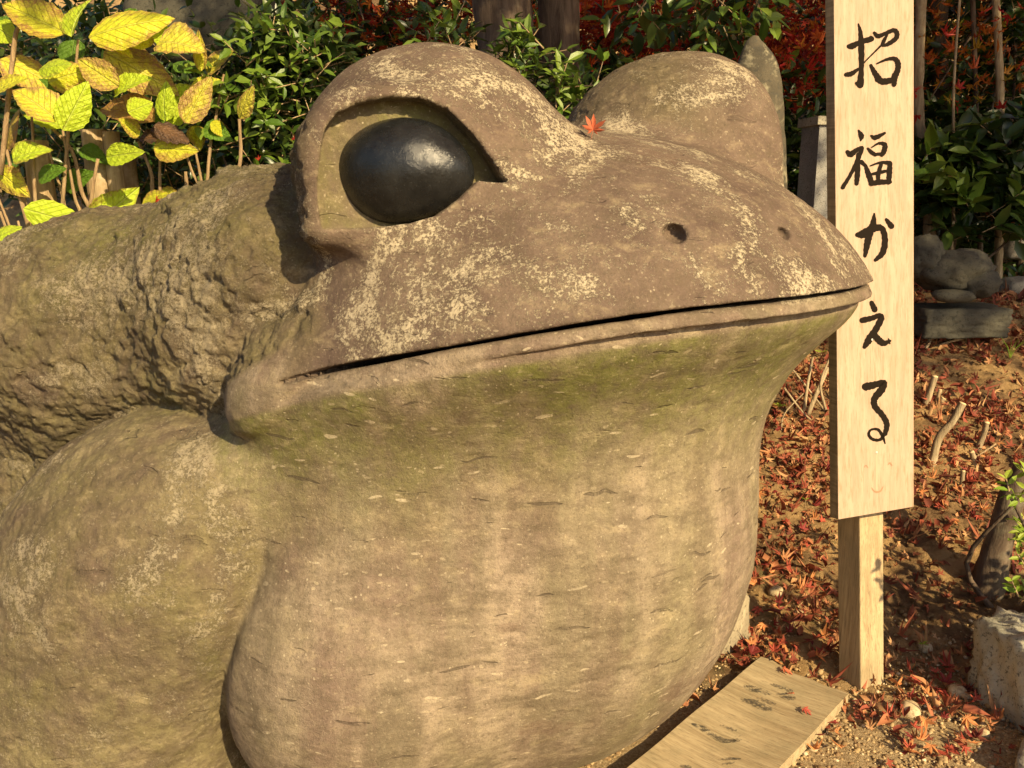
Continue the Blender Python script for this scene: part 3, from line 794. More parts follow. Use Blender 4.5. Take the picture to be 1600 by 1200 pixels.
K1 = [([(184,290),(205,288),(250,267),(325,243)],[26,36,28,34]), ([(243,150),(256,200),(262,300),(262,430),(255,530)],[8,22,34,28,42]),
      ([(166,467),(200,461),(242,432)],[24,28,16]), ([(242,432),(290,380),(345,325),(395,275)],[9,8,9,12]), ([(230,520),(250,535)],[16,26]),
      ([(342,205),(365,226),(400,215),(460,190),(483,205),(478,240),(430,275),(395,288)],[16,26,22,24,26,26,24,10]), ([(425,215),(405,250),(393,280)],[10,20,20]),
      ([(320,408),(345,455),(372,495)],[16,28,34]), ([(358,398),(420,372),(468,368),(490,395),(488,440),(468,485),(466,530)],[8,16,24,30,30,36,26]),
      ([(360,497),(400,510),(462,500)],[26,36,30])]
K2 = [([(245,815),(262,850),(258,880)],[10,32,8]), ([(175,950),(195,965),(230,940),(265,925)],[24,34,26,26]), ([(265,930),(235,1010),(190,1100),(145,1172)],[26,24,20,24]),
      ([(242,965),(238,1080),(232,1148)],[22,30,24]), ([(262,1012),(290,1040)],[26,14]), ([(322,848),(350,860),(408,832)],[10,28,14]),
      ([(302,928),(325,952),(350,968)],[12,22,20]), ([(325,922),(370,896),(408,905),(403,945),(390,968)],[7,14,26,28,24]), ([(345,966),(398,960)],[18,18]),
      ([(285,1028),(303,1080),(325,1140)],[14,28,30]), ([(318,1036),(380,1016),(438,1018)],[8,14,24]), ([(440,1020),(437,1080),(432,1140)],[24,28,26]),
      ([(322,1147),(380,1138),(440,1138)],[28,30,22]), ([(385,1025),(368,1085),(366,1135)],[18,22,18]), ([(328,1088),(375,1078),(428,1066)],[14,20,14])]
K3 = [([(343,335),(336,400),(312,470),(298,530),(285,600)],[10,36,38,36,20]), ([(238,468),(275,462),(340,427),(392,430),(410,500),(395,580),(350,626)],[28,48,42,34,34,34,20]), ([(418,372),(450,414)],[18,34])]
K4 = [([(326,892),(346,935)],[26,34]), ([(268,1002),(330,988),(372,972),(386,990),(352,1060),(312,1120),(282,1168)],[34,30,28,36,36,42,24]), ([(335,1078),(368,1122),(402,1145),(442,1130)],[28,38,34,14]), ([(432,1118),(440,1148)],[8,8])]
K5 = [([(234,500),(275,492),(328,478),(315,515),(280,560),(282,600),(320,645),(342,690),(333,740)],[36,32,24,34,30,28,26,26,20]), ([(333,735),(308,768),(270,766),(250,742),(262,718),(298,718),(322,755),(333,788)],[18,14,14,13,10,13,13,5])]
for i, (K, ox, oy, sc) in enumerate(((K1, 1280, 0, 4), (K2, 1280, 0, 4), (K3, 1280, 250, 4), (K4, 1280, 250, 4), (K5, 1280, 450, 3.243))):
    o = glyph('brushed_character', K, ox, oy, sc, board, lambda u, v, l: bpt(u, v, l), M['ink'])
    o.location = (0, 0, 0)
    for v in o.data.vertices: v.co = v.co - Vector(sign['_p'])*0
M['carve'] = m_plain('carved_line', (.30, .19, .11), .8); M['stain'] = m_plain('grey_water_stain', (.40, .33, .23), .8, .1); M['nail'] = m_plain('dull_nail', (.55, .55, .5), .45)
FACE = [([(227,909),(236,898),(246,910)],[2,4,3]), ([(348,895),(358,886),(368,899)],[3,7,5]), ([(266,1012),(275,1026),(293,1034),(312,1026),(323,1006)],[3,6,9,7,3])]
for nm, st in (('carved_eye', FACE[0]), ('carved_eye', FACE[1]), ('carved_smile', FACE[2])): glyph(nm, [st], 1280, 450, 3.243, board, lambda u, v, l: bpt(u, v, l), M['carve'])
DRIP = [([(266,275),(263,360),(262,450)],[5,3.5,2]), ([(293,800),(290,900),(291,1020)],[8,7,9])]
for st in DRIP: glyph('rain_stain', [st], 1280, 450, 3.243, board, lambda u, v, l: bpt(u, v, l), M['stain'], .0004)
for (x, y) in ((1280+267/3.243, 450+262/3.243), (1280+290/3.243, 450+833/3.243)):
    c = bpt(x, y, 0); V, F = tube([c - BN*.004, c + BN*.0012, c + BN*.0018], [.0032, .0030, .0012], 10, 1); o = wpart('nail', V, F, M['nail'], board); o.location = (0, 0, 0)
board_children = [o for o in bpy.data.objects if o.parent == board]
for o in board_children: o.location = (0, 0, 0)

# ------------------------------------------------------------------ fallen plank with faded marks
PZ = .040
def onz(u, v, z):
    d = at(u, v, 1.0) - CAMP; t = (z-CAM_H)/d[2]; return CAMP + d*t
q0, q1 = onz(1190, 1025, PZ), onz(1325, 1085, PZ); qd = onz(980, 1200, PZ) - q0; qd /= np.linalg.norm(qd)
plank_root = thing('fallen_plank', (*(.5*(q0+q1))[:2], 0), 'weathered plank lying on the gravel between frog and sign, faded ink marks', 'plank')
ang = math.atan2(qd[1], qd[0])
def plank():
    A = q1 - q0; D = qd*1.25; n = 28; m = 8; V = []; F = []
    for k in (0, 1):
        for i in range(n+1):
            for j in range(m+1):
                p = q0 + A*(j/m) + D*(i/n); cup = -.006*math.sin(math.pi*j/m); e = .006*noise3(np.array([[j*1.7, 3.0, 0]]), 1.0, 4)[0] if i == 0 else 0
                p = p + qd*e*2; V.append(p + np.array([0, 0, (cup if k else -.028) + .0015*math.sin(i*.9)]))
    N1 = (n+1)*(m+1)
    def id(k, i, j): return k*N1 + i*(m+1)+j
    for i in range(n):
        for j in range(m):
            F.append((id(1, i, j), id(1, i+1, j), id(1, i+1, j+1), id(1, i, j+1))); F.append((id(0, i, j), id(0, i, j+1), id(0, i+1, j+1), id(0, i+1, j)))
        F.append((id(0, i, 0), id(0, i+1, 0), id(1, i+1, 0), id(1, i, 0))); F.append((id(1, i, m), id(1, i+1, m), id(0, i+1, m), id(0, i, m)))
    for j in range(m):
        F.append((id(1, 0, j), id(1, 0, j+1), id(0, 0, j+1), id(0, 0, j))); F.append((id(0, n, j), id(0, n, j+1), id(1, n, j+1), id(1, n, j)))
    V = np.array(V); c = q0*1.0; R_ = np.array([[math.cos(-ang), -math.sin(-ang), 0], [math.sin(-ang), math.cos(-ang), 0], [0, 0, 1]])
    me = pym('board', (V - c)@R_.T, F); o = link('board', me, M['plank'], plank_root, False)
    bm = bmesh.new(); bm.from_mesh(me); bmesh.ops.recalc_face_normals(bm, faces=bm.faces); bm.to_mesh(me); bm.free()
    o.rotation_euler = (0, 0, ang); o.location = Vector(c) - Vector(plank_root['_p']); return o
plank()
PM = [([(770,255),(800,268),(850,280),(905,300)],[10,26,22,16]), ([(920,245),(985,268)],[8,10]), ([(960,300),(1000,315),(1035,325),(1020,285),(1000,275)],[12,22,14,14,8]),
      ([(760,330),(830,350),(905,385)],[14,28,20]), ([(850,320),(930,355)],[8,10])]
PM2 = [([(470,465),(530,490),(590,530),(660,560),(740,555)],[8,24,18,22,10]), ([(640,475),(710,500)],[8,12]), ([(740,530),(700,560)],[6,12])]
PM3 = [([(640,665),(680,660),(735,660)],[6,14,8]), ([(430,700),(455,706)],[14,20]), ([(660,690),(700,680)],[8,8])]
for K in PM + PM2 + PM3:
    glyph('faded_mark', [K], 950, 1000, 1600/450, plank_root, lambda u, v, l: onz(u, v, PZ + .0012 + l*.3), M['faded'])
for o in [o for o in bpy.data.objects if o.name.startswith('faded_mark')]: o.location = -Vector(plank_root['_p'])

# ------------------------------------------------------------------ stones
def gp(u, v, dz=0): p = hit(u, v); p = p.copy(); p[2] += dz; return p
def stone(name, ctr, size, mat, label, cat='stone', group=None, **k):
    o = rock(name, ctr, size, mat, None, **k); return tag(o, label, cat, group)
g = hit(1150, 1020)
stone('footing_stone', (g[0]-.10, g[1]+.10, .02), (.16, .14, .20), M['footing'], 'grey footing stone showing from under the belly of the frog', seed=3, boxy=.5, amp=.14, rz=.6)
g = hit(1560, 1150)
stone('granite_block', (g[0]+.175, g[1]+.13, .045), (.165, .14, .215), M['granite'], 'rough upright granite block at the right, in front of the shaded soil', 'stone', seed=5, boxy=.85, amp=.17, rz=.15, sub=5, freq=2.4)
g = hit(1590, 1195)
stone('stone_slab', (g[0]+.10, g[1]-.03, .02), (.16, .12, .05), M['slab'], 'flat grey slab cut off by the bottom right corner', 'stone', seed=8, boxy=.9, amp=.04, rz=.9)
pb = [(1495,1085,.022,'pale'),(1422,1115,.028,'biggest pale'),(1392,1110,.016,'small'),(1508,1090,.012,'tiny'),(1270,1170,.016,'white'),(1255,1165,.012,'rounded'),(1212,928,.022,'shaded brown'),(1250,963,.018,'olive'),(1445,1015,.022,'dim grey'),(1536,1148,.014,'small tan')]
wh = ['between sign post and granite block', 'just right of the post foot', 'touching the leaves by the post foot', 'beside the pale pebble near the granite block', 'by the near end of the plank', 'next to the plank edge', 'among leaves beside the frog belly', 'in the leaf litter left of the post', 'in the shade right of the post', 'at the foot of the granite block']
for i, ((u, v, r, k), w) in enumerate(zip(pb, wh)):
    g = hit(u, v); stone('pebble', (g[0], g[1], g[2]+r*.4), (r*1.15, r, r*.8), M['pebble'], k+' pebble '+w, 'pebble', 'pebbles on the ground', seed=20+i, sub=2, boxy=.4, amp=.25, rz=i)
# gravel and crumbs
def visible_pts(n, u0, u1, v0, v1):
    P = []
    for u, v in zip(rng.uniform(u0, u1, n), rng.uniform(v0, v1, n)): P.append((u, v))
    return P
def ground_pts(n, x0, x1, y0, y1, f=None):
    x = rng.uniform(x0, x1, n*3); y = rng.uniform(y0, y1, n*3)
    if f is not None: k = rng.random(n*3) < f(x, y); x, y = x[k], y[k]
    x, y = x[:n], y[:n]; return np.stack([x, y, gz(x, y)], 1)
bm = bmesh.new(); bmesh.ops.create_icosphere(bm, subdivisions=1, radius=1); IV = np.array([v.co[:] for v in bm.verts]); IF = [tuple(v.index for v in f.verts) for f in bm.faces]; bm.free()
PT = [(IV*np.array([1, .8, .6])*(1+.25*fbm(IV+k*5, 1.3, 2, k))[:, None], IF) for k in range(5)]
M['gravel'] = m_leaf('tan_gravel', [(0, (.18, .11, .055)), (.4, (.36, .25, .12)), (.85, (.46, .34, .18)), (1, (.60, .50, .33))], False, 0, .85, spec=.2)
def inplank(x, y):
    d = np.stack([x, y], 1) - q0[:2]; a = q1[:2]-q0[:2]; L = a@a; s = (d@a)/L; t = d@qd[:2]; return (s > -.02) & (s < 1.02) & (t > -.01)
P = ground_pts(9000, .15, 1.7, 1.35, 2.45, lambda x, y: np.where(inplank(x, y), 0, np.clip(1.15-(y-1.75)*1.4, .05, 1)))
tag(scatter('gravel', PT, P, frames(len(P), spread=.5), rng.gamma(3, .0011, len(P))+.0015, M['gravel']), 'tan gravel and grit strewn over the bare ground', 'gravel', kind='stuff')
P = ground_pts(5000, .5, 3.4, 2.2, 4.6)
tag(scatter('soil_crumbs', PT, P, frames(len(P), spread=.5), rng.gamma(2.5, .0022, len(P))+.002, M['ground']), 'dark crumbs of soil on the slope', 'soil', kind='stuff')

# ------------------------------------------------------------------ fallen maple leaves
ML = [maple_leaf(c, i, 7 if i % 3 else 5) for i, c in enumerate((.7, -.5, 1.1, .3, -.8, 1.4, .6))]
MLm = [pym('fallen_leaf', V, F) for V, F in ML]
def dens(x, y):
    d = np.where((x < 1.0) & (y > 2.0) & (y < 2.9), 1.5, 1.0)*np.where((x > 1.08) & (y > 2.15) & (y < 2.95) & (x < 1.9), .30, 1.0)*np.where(y < 1.95, .10, np.where(y < 2.2, .55, 1.0))
    P = np.stack([x, y, 0*x], 1); return np.clip(d*(.62 + 1.1*fbm(P, 3.2, 3, 77)), .02, 1)*np.where(inplank(x, y), .0, 1)
P = ground_pts(25000, .35, 4.2, 1.6, 5.2, dens); P[:, 2] += rng.uniform(.0, .022, len(P))
CR = ML + [maple_leaf(2.2, 21, 5), maple_leaf(-1.8, 22, 7), maple_leaf(2.8, 23, 5), simple_leaf(.55, 1.1, .5), simple_leaf(.42, -.9, -.4), simple_leaf(.6, .5, .8), simple_leaf(.35, 1.4, .2)]
tag(scatter('leaf_litter', CR, P, frames(len(P), spread=.7), rng.uniform(.026, .056, len(P)), M['litter']), 'red brown maple leaf litter covering the soil behind frog and sign', 'leaf litter', kind='stuff')
zones = [((1150, 880, 1290, 1040), 70, 'between frog belly and post', 'leaves between belly and post', ('low down', 'higher up'), ('near the belly', 'near the post')),
         ((1385, 1040, 1530, 1190), 38, 'right of the post foot', 'leaves right of the post foot', ('low down', 'higher up'), ('post side', 'granite block side')),
         ((1180, 640, 1300, 870), 60, 'on bank left of the sign', 'leaves left of the sign board', ('low down', 'higher up'), ('frog side', 'board side')),
         ((1435, 640, 1560, 830), 50, 'on bank right of the sign', 'leaves right of the sign board', ('below the stubs', 'among the stubs'), ('board side', 'outer side')),
         ((1240, 1070, 1330, 1190), 14, 'on gravel beside the plank', 'leaves beside the plank', ('low down', 'higher up'), ('plank side', 'outer side'))]
LC = [('litter_dark', 'dark red', (.22, .035, .03)), ('litter_mid', 'brick red', (.42, .085, .05)), ('litter_light', 'orange tan', (.56, .24, .09))]
MLc = []
for nm, _, c in LC:
    M[nm] = m_leaf('fallen_leaf_'+nm, [(0, [x*.8 for x in c]), (1, [min(1, x*1.15) for x in c])], True, .15, .6, spec=.2)
    row = []
    for me in MLm: m2 = me.copy(); m2.materials.clear(); m2.materials.append(M[nm]); row.append(m2)
    MLc.append(row)
for me in MLm: me.materials.append(M['litter_o'])
for (u0, v0, u1, v1), n, wh, grp, (lo, hi), (le, ri) in zones:
    for i in range(n):
        uu, vv = rng.uniform(u0, u1), rng.uniform(v0, v1)
        p = hit(uu, vv); p[2] += rng.uniform(.012, .03)
        if inplank(p[None, 0], p[None, 1])[0]: continue
        s = rng.uniform(.038, .066); c = int(rng.integers(3)); k = i % 7
        o = place('fallen_leaf', MLc[c][k], p, frames(1, spread=.5)[0], s)
        lab = ('large ' if s > .053 else 'small ') + LC[c][1] + ' maple leaf ' + wh + ', ' + (lo if vv > (v0+v1)/2 else hi) + ', ' + (le if uu < (u0+u1)/2 else ri)
        tag(o, lab, 'leaf', grp)
for u, v, s, lab in ((1225, 1045, .05, 'orange maple leaf lying across the far end of the plank'), (1257, 1107, .04, 'small red maple leaf resting on the plank middle'), (1238, 1083, .03, 'flat yellow leaf on the plank beside the ink marks')):
    p = onz(u, v, PZ + .008); tag(place('fallen_leaf', MLm[1], p, frames(1, spread=.15)[0], s), lab, 'leaf')
p = ray_hit(925, 214) + np.array([0, -.02, .012]); o = place('fallen_leaf', MLm[5], p, np.stack([[.25, -.2, .947], [.958, -.10, -.27], [.149, -.975, -.166]], 1), .060); tag(o, 'curled orange maple leaf perched on the head between the two eyes', 'leaf')

# ------------------------------------------------------------------ hydrangea
def m_hy(name, c0, c1, vein, spot=None, samt=.0, transl=.35):
    """big veined leaf; object space is the leaf's own: x along the midrib 0..1, y across"""
    t = NT(name); r = t.rand(); x, y, z = t.sep()
    ay = t.math('ABSOLUTE', y)
    d = t.math('ABSOLUTE', t.math('SUBTRACT', t.math('FRACT', t.math('MULTIPLY', t.math('SUBTRACT', x, t.math('MULTIPLY', ay, .75)), 8.0)), .5))
    side = t.ramp(d, [(.0, 1), (.07, 0)]); mid = t.ramp(ay, [(.012, 1), (.028, 0)])
    v = t.math('MAXIMUM', t.math('MULTIPLY', side, .7), mid)
    off = t.n('ShaderNodeVectorMath'); off.operation = 'ADD'; t.l(t.co, off.inputs[0]); cb = t.n('ShaderNodeCombineXYZ'); t.l(t.math('MULTIPLY', r, 37.0), cb.inputs[2]); t.l(cb.outputs[0], off.inputs[1]); co = off.outputs[0]
    col = t.mix(t.noise(2.6, 4, .6, co=co), c0, c1)
    col = t.mix(t.math('MULTIPLY', v, .30), col, vein)
    if spot:
        e = t.attr('edge'); k = t.math('ADD', t.math('MULTIPLY', e, .34), t.math('MULTIPLY', t.noise(4.5, 7, .75, co=co), .9))
        k = t.math('ADD', k, t.math('MULTIPLY', t.math('SUBTRACT', r, .5), .22))
        m = t.ramp(k, [(.66-samt, 0), (.84-samt, 1)]); fine = t.ramp(t.noise(26, 4, .8, co=co), [(.36, 0), (.58, 1)])
        col = t.mix(t.math('MULTIPLY', m, t.math('ADD', .35, t.math('MULTIPLY', fine, .65))), col, spot)
        col = t.mix(t.math('MULTIPLY', t.ramp(t.noise(20, 3, .7, co=co), [(.60, 0), (.68, 1)]), .7), col, spot)
    h = t.math('SUBTRACT', t.noise(7, 4), t.math('MULTIPLY', v, .45))
    return t.bsdf(col, .42, t.bump(h, .7, .03), spec=.35, transl=transl)
HM = {'Y': m_hy('yellow_hydrangea_leaf', (.56, .62, .025), (.72, .69, .05), (.62, .60, .16), (.34, .18, .06), .04),
      'YB': m_hy('brown_edged_hydrangea_leaf', (.60, .58, .04), (.70, .65, .08), (.62, .56, .20), (.34, .18, .09), .12),
      'B': m_hy('browning_hydrangea_leaf', (.50, .38, .07), (.54, .44, .06), (.52, .42, .16), (.30, .15, .06), .26),
      'G': m_hy('lime_hydrangea_leaf', (.44, .64, .025), (.58, .70, .05), (.60, .66, .20), (.34, .22, .06), -.06, .4),
      'DG': m_hy('green_hydrangea_leaf', (.09, .20, .015), (.15, .28, .03), (.26, .36, .08)),
      'DB': m_hy('shrivelled_hydrangea_leaf', (.10, .055, .03), (.20, .11, .05), (.14, .08, .04), (.05, .03, .02), .2, .15)}
def leafmesh(n=14, **k):
    V, F, E, K = leaf_template(1, 1, n, **k); me = pym('leaf', V, F)
    a = me.attributes.new('edge', 'FLOAT', 'POINT'); a.data.foreach_set('value', E.astype(np.float32)); return me
HT = {}
for kk in HM:
    HT[kk] = []
    for q in range(3):
        me = leafmesh(fold=(.10, .20, -.10)[q], droop=(.15, .45, .30)[q], serr=.035, wave=(.012, .02, .0)[q] if kk != 'DB' else .07); me.materials.append(HM[kk])
        me.polygons.foreach_set('use_smooth', [True]*len(me.polygons)); HT[kk].append(me)
HY = [((103,53),(6,2),52,'Y'),((112,58),(120,-6),46,'G'),((138,58),(246,14),54,'Y'),((116,62),(108,106),34,'DG'),((150,50),(200,76),28,'Y'),
      ((0,92),(82,120),56,'YB'),((-12,146),(34,118),36,'Y'),((92,190),(26,130),50,'YB'),((98,204),(134,136),42,'G'),((186,136),(120,92),38,'YB'),((98,200),(40,168),34,'G'),
      ((162,80),(264,128),62,'YB'),((222,78),(208,36),42,'Y'),((248,66),(303,60),60,'YB'),((313,112),(300,52),24,'Y'),((322,114),(358,78),36,'YB'),
      ((242,190),(152,150),50,'B'),((258,190),(250,130),34,'G'),((288,192),(327,124),36,'YB'),((268,160),(306,136),32,'G'),((282,196),(262,158),28,'G'),((218,212),(190,186),26,'Y'),
      ((286,218),(212,204),34,'DB'),((240,196),(290,214),28,'DB'),((240,232),(302,234),36,'Y'),((304,196),(312,230),24,'Y'),((166,246),(216,236),30,'G'),((125,234),(164,246),26,'DG'),
      ((36,326),(130,352),42,'G'),((88,368),(20,382),38,'G'),((146,350),(208,302),46,'G'),((10,234),(12,172),42,'B'),((374,186),(386,140),24,'YB'),((-8,292),(38,232),40,'DG'),
      ((222,320),(256,300),26,'Y'),((318,200),(355,210),30,'DG'),((188,38),(235,30),34,'DG'),((270,100),(310,100),26,'DG'),((-14,60),(4,24),26,'DG'),((60,150),(85,128),30,'DG'),((330,190),(352,212),22,'Y'),((232,120),(262,150),36,'DG')]
HY += [((20,250),(62,226),34,'G'),((-6,262),(30,300),34,'Y'),((60,280),(96,262),26,'DG'),((14,400),(48,372),36,'G'),((-6,372),(26,350),32,'G'),((100,292),(140,270),30,'DG'),((180,150),(215,112),36,'G'),((75,128),(128,108),40,'Y'),((-10,40),(22,62),34,'G'),((200,176),(236,160),30,'G'),((140,100),(170,130),32,'DG'),((60,110),(96,92),30,'G'),((266,200),(236,172),28,'DG'),((250,300),(285,318),24,'Y'),((268,66),(240,40),28,'G'),((300,140),(340,122),26,'Y')]
HS = [[(38,-10),(30,40),(22,72)],[(122,62),(118,110),(112,140)],[(98,204),(108,260),(118,312),(132,352)],[(70,190),(112,235),(128,300),(147,345)],[(374,186),(375,255),(356,294)],
      [(350,116),(336,190),(326,254)],[(283,214),(300,268),(316,306)],[(214,215),(236,270),(239,312)],[(250,222),(250,300)],[(49,172),(52,232),(56,330)],[(-4,306),(22,372),(30,408)],
      [(153,248),(141,330)],[(22,232),(28,260),(46,350)],[(0,330),(16,380),(14,410)],[(305,234),(318,304)],[(10,234),(24,290),(42,345)],[(28,345),(42,400)],[(290,268),(293,308)],[(75,230),(96,300),(104,340)]]
def hydra(loc, lab, leaves, stems, Y0):
    t = thing('hydrangea_bush', loc, lab, 'bush')
    for i, (b, e, w, k) in enumerate(leaves):
        rr = random.Random(i*7+len(leaves)); Y = Y0 + rr.uniform(-.10, .12) + (.16 if k == 'DG' else 0)
        B = at(*b, Y); T = at(*e, Y + rr.uniform(-.07, .03)); L = np.linalg.norm(T-B); X = (T-B)/L; L *= 1.08
        Nn = np.array([rr.uniform(-.6, .6), -.80, rr.uniform(.05, .9)]); Yv = np.cross(Nn, X); Yv /= np.linalg.norm(Yv); Z = np.cross(X, Yv)
        W = w/FPX*Y*1.3; R_ = np.stack([X*L, Yv*W, Z*L*.8], 1)
        o = place('leaf', HT[k][i % 3], B, R_, 1.0, t)
        if k == 'DB': o['label'] = 'shrivelled dark brown leaf'
    for i, s in enumerate(stems):
        Y = Y0 + .05 + .03*(i % 4); P = [at(u, v, Y) for u, v in s]; d = P[-1]-P[-2]; P.append(P[-1] + d/np.linalg.norm(d)*.45*np.array([.6, .6, 1]))
        V, F = tube(P, [.0042, .007] if len(s[0]) and i % 3 else [.0055, .009], 8, 5, .0012, i); wpart('stem', V, F, M['stem'], t)
hydra((-1.75, 3.0, .3), 'yellowing hydrangea at the far left with big brown edged leaves', [l for l in HY if l[0][0] < 200], [s for s in HS if s[-1][0] < 200], 3.0)
hydra((-1.25, 3.05, .3), 'hydrangea to the left of the frog eye with shrivelled and lime leaves', [l for l in HY if l[0][0] >= 200], [s for s in HS if s[-1][0] >= 200], 3.05)

# ------------------------------------------------------------------ bamboo stakes
for u, v, w, Y, lab in ((55, 220, 36, 3.25, 'sunlit bamboo stake at the far left with hollow top'), (146, 203, 36, 3.35, 'wider dry bamboo stake of the touching pair behind hydrangea stems'), (173, 206, 24, 3.33, 'thinner bamboo stake of the touching pair'), (196, 232, 26, 3.50, 'short shaded bamboo stake behind the touching pair')):
    T = at(u, v, Y); r = w/FPX*Y/2; B = T + np.array([.03, 0, -1.3]); t = thing('bamboo_stake', (B[0], B[1], B[2]), lab, 'stake', 'bamboo stakes left of the frog')
    n = 14; P = [B + (T-B)*i/n for i in range(n+1)]; R_ = [r*(1.06 if i in (5, 9, 12) else 1) for i in range(n+1)]
    V, F = tube(P, R_, 18, 3, .0008, int(u), cap=False); wpart('cane', V, F, M['bamboo'], t)
    Vi, Fi = tube([T-np.array([0, 0, .08]), T], [r*.78, r*.80], 18, 1, cap=True); Fi = [f[::-1] for f in Fi[:-1]]
    k = len(Vi); ring = len(V)-18
    RV = np.concatenate([V[-18:], Vi[18:36]]) if len(Vi) == 36 else np.concatenate([V[-18:], Vi[-18:]])
    RF = [(j, (j+1) % 18, 18+(j+1) % 18, 18+j) for j in range(18)]
    wpart('rim', RV, RF, M['bamboo'], t); wpart('hollow', Vi, Fi, M['bark'], t)

# ------------------------------------------------------------------ leafy shrubs
SL = [simple_leaf(.44, .3, .12), simple_leaf(.50, .2, .22), simple_leaf(.40, .4, -.05)]
def twigs(n, boxf, L=.13, leafs=6, up=.5, lsize=.055, spread=.35):
    """leaf transforms in opposite pairs along short twigs; boxf(n) gives twig bases"""
    B = boxf(n); az = rng.uniform(0, 2*np.pi, n); el = rng.normal(up, .4, n)
    D = np.stack([np.cos(az)*np.cos(el), np.sin(az)*np.cos(el), np.sin(el)], 1)
    pos = []; rot = []; size = []
    for k in range(leafs):
        f = (k//2+1)/(leafs/2); p = B + D*L*f
        side = 1 if k % 2 else -1
        S = np.cross(D, [0, 0, 1.]); S /= np.linalg.norm(S, axis=1)[:, None]+1e-6
        ph = rng.uniform(-.6, .6, n)[:, None] + (k//2 % 2)*1.3; S2 = np.cross(S, D); S = S*np.cos(ph) + S2*np.sin(ph)
        X = D*.65 + S*side + rng.normal(0, spread*.5, (n, 3)); X /= np.linalg.norm(X, axis=1)[:, None]
        Nn = np.array([.25, -.45, .8]) + rng.normal(0, spread, (n, 3)); Y = np.cross(Nn, X); Y /= np.linalg.norm(Y, axis=1)[:, None]; Z = np.cross(X, Y)
        pos.append(p); rot.append(np.stack([X, Y, Z], 2)); size.append(rng.uniform(.75, 1.2, n)*lsize)
    return np.concatenate(pos), np.concatenate(rot), np.concatenate(size), B, D*L
def project(P):
    q = P - CAMP; cp, sp = math.cos(PITCH), math.sin(PITCH); f = q[:, 1]*cp - q[:, 2]*sp; y = q[:, 1]*sp + q[:, 2]*cp
    return 800 + FPX*q[:, 0]/f, 600 - FPX*y/f
def boxpx(regs, Ya, Yb):
    """points in a box of photo pixels between two distances"""
    def f(n):
        out = []
        for i in range(n):
            u0, v0, u1, v1 = regs[rng.integers(len(regs))]; out.append(at(rng.uniform(u0, u1), rng.uniform(v0, v1), rng.uniform(Ya, Yb)))
        return np.array(out)
    return f
def shrub(name, lab, cat, regs, Ya, Yb, n, lsize, mat, mato, nobj=0, leafs=6, group=None, L=.13, tpl=None, up=.5, stems=4, base=None, keep=None):
    pos, rot, size, B, D = twigs(n, boxpx(regs, Ya, Yb), L, leafs, up, lsize)
    if keep is not None: k = keep(pos); pos, rot, size = pos[k], rot[k], size[k]
    tpl = tpl or SL; c = pos.mean(0); b = np.array([c[0], c[1]+.1, float(gz(c[0], c[1]+.1))]) if base is None else np.array(base)
    t = thing(name, b, lab, cat, group)
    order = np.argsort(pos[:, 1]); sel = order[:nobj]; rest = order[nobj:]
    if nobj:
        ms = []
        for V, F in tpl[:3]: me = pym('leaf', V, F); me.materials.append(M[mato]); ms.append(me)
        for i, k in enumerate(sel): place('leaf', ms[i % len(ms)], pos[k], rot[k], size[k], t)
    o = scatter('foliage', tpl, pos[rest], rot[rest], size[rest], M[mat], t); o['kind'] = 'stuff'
    tw = [tube([B[i], B[i]+D[i]*.5, B[i]+D[i]], [.003, .0015], 4, 1) for i in range(0, len(B), 2)]
    V, F = join(tw); o = wpart('twigs', V, F, M['twig'], t); o['kind'] = 'stuff'
    for i in range(stems):
        e = B[rng.integers(len(B))]; m = (b+e)/2 + rng.normal(0, .06, 3); V, F = tube([b + rng.normal(0, .05, 3)*[1, 1, 0], m, e], [.012, .004], 6, 4, .001, i); wpart('stem', V, F, M['bark'], t)
    return t
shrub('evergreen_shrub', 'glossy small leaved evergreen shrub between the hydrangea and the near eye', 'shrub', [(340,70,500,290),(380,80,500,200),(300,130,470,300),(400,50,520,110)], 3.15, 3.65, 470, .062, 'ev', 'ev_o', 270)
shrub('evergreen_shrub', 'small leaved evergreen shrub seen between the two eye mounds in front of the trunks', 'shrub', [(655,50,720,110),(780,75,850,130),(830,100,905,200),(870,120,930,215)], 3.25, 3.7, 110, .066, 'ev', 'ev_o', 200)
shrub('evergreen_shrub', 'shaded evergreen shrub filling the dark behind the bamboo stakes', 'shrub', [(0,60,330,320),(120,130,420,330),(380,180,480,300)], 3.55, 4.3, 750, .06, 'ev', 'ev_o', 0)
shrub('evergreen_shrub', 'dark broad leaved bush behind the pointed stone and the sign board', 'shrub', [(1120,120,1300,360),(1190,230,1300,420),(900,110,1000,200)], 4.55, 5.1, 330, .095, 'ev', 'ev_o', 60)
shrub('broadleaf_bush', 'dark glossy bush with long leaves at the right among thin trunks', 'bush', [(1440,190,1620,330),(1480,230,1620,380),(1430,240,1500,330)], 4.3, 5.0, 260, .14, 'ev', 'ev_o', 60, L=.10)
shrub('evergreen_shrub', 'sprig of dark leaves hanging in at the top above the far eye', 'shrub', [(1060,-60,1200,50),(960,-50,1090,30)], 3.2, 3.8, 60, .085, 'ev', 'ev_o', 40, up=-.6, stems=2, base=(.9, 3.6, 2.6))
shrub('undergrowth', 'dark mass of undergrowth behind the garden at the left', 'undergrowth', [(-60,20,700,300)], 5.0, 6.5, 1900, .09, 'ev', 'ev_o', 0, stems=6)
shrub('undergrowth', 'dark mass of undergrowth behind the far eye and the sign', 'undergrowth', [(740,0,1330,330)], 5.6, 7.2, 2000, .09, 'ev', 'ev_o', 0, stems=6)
shrub('undergrowth', 'dark mass of undergrowth behind the stone figure at the right', 'undergrowth', [(1380,-40,1680,460)], 5.0, 7.0, 2200, .09, 'ev', 'ev_o', 0, stems=6)
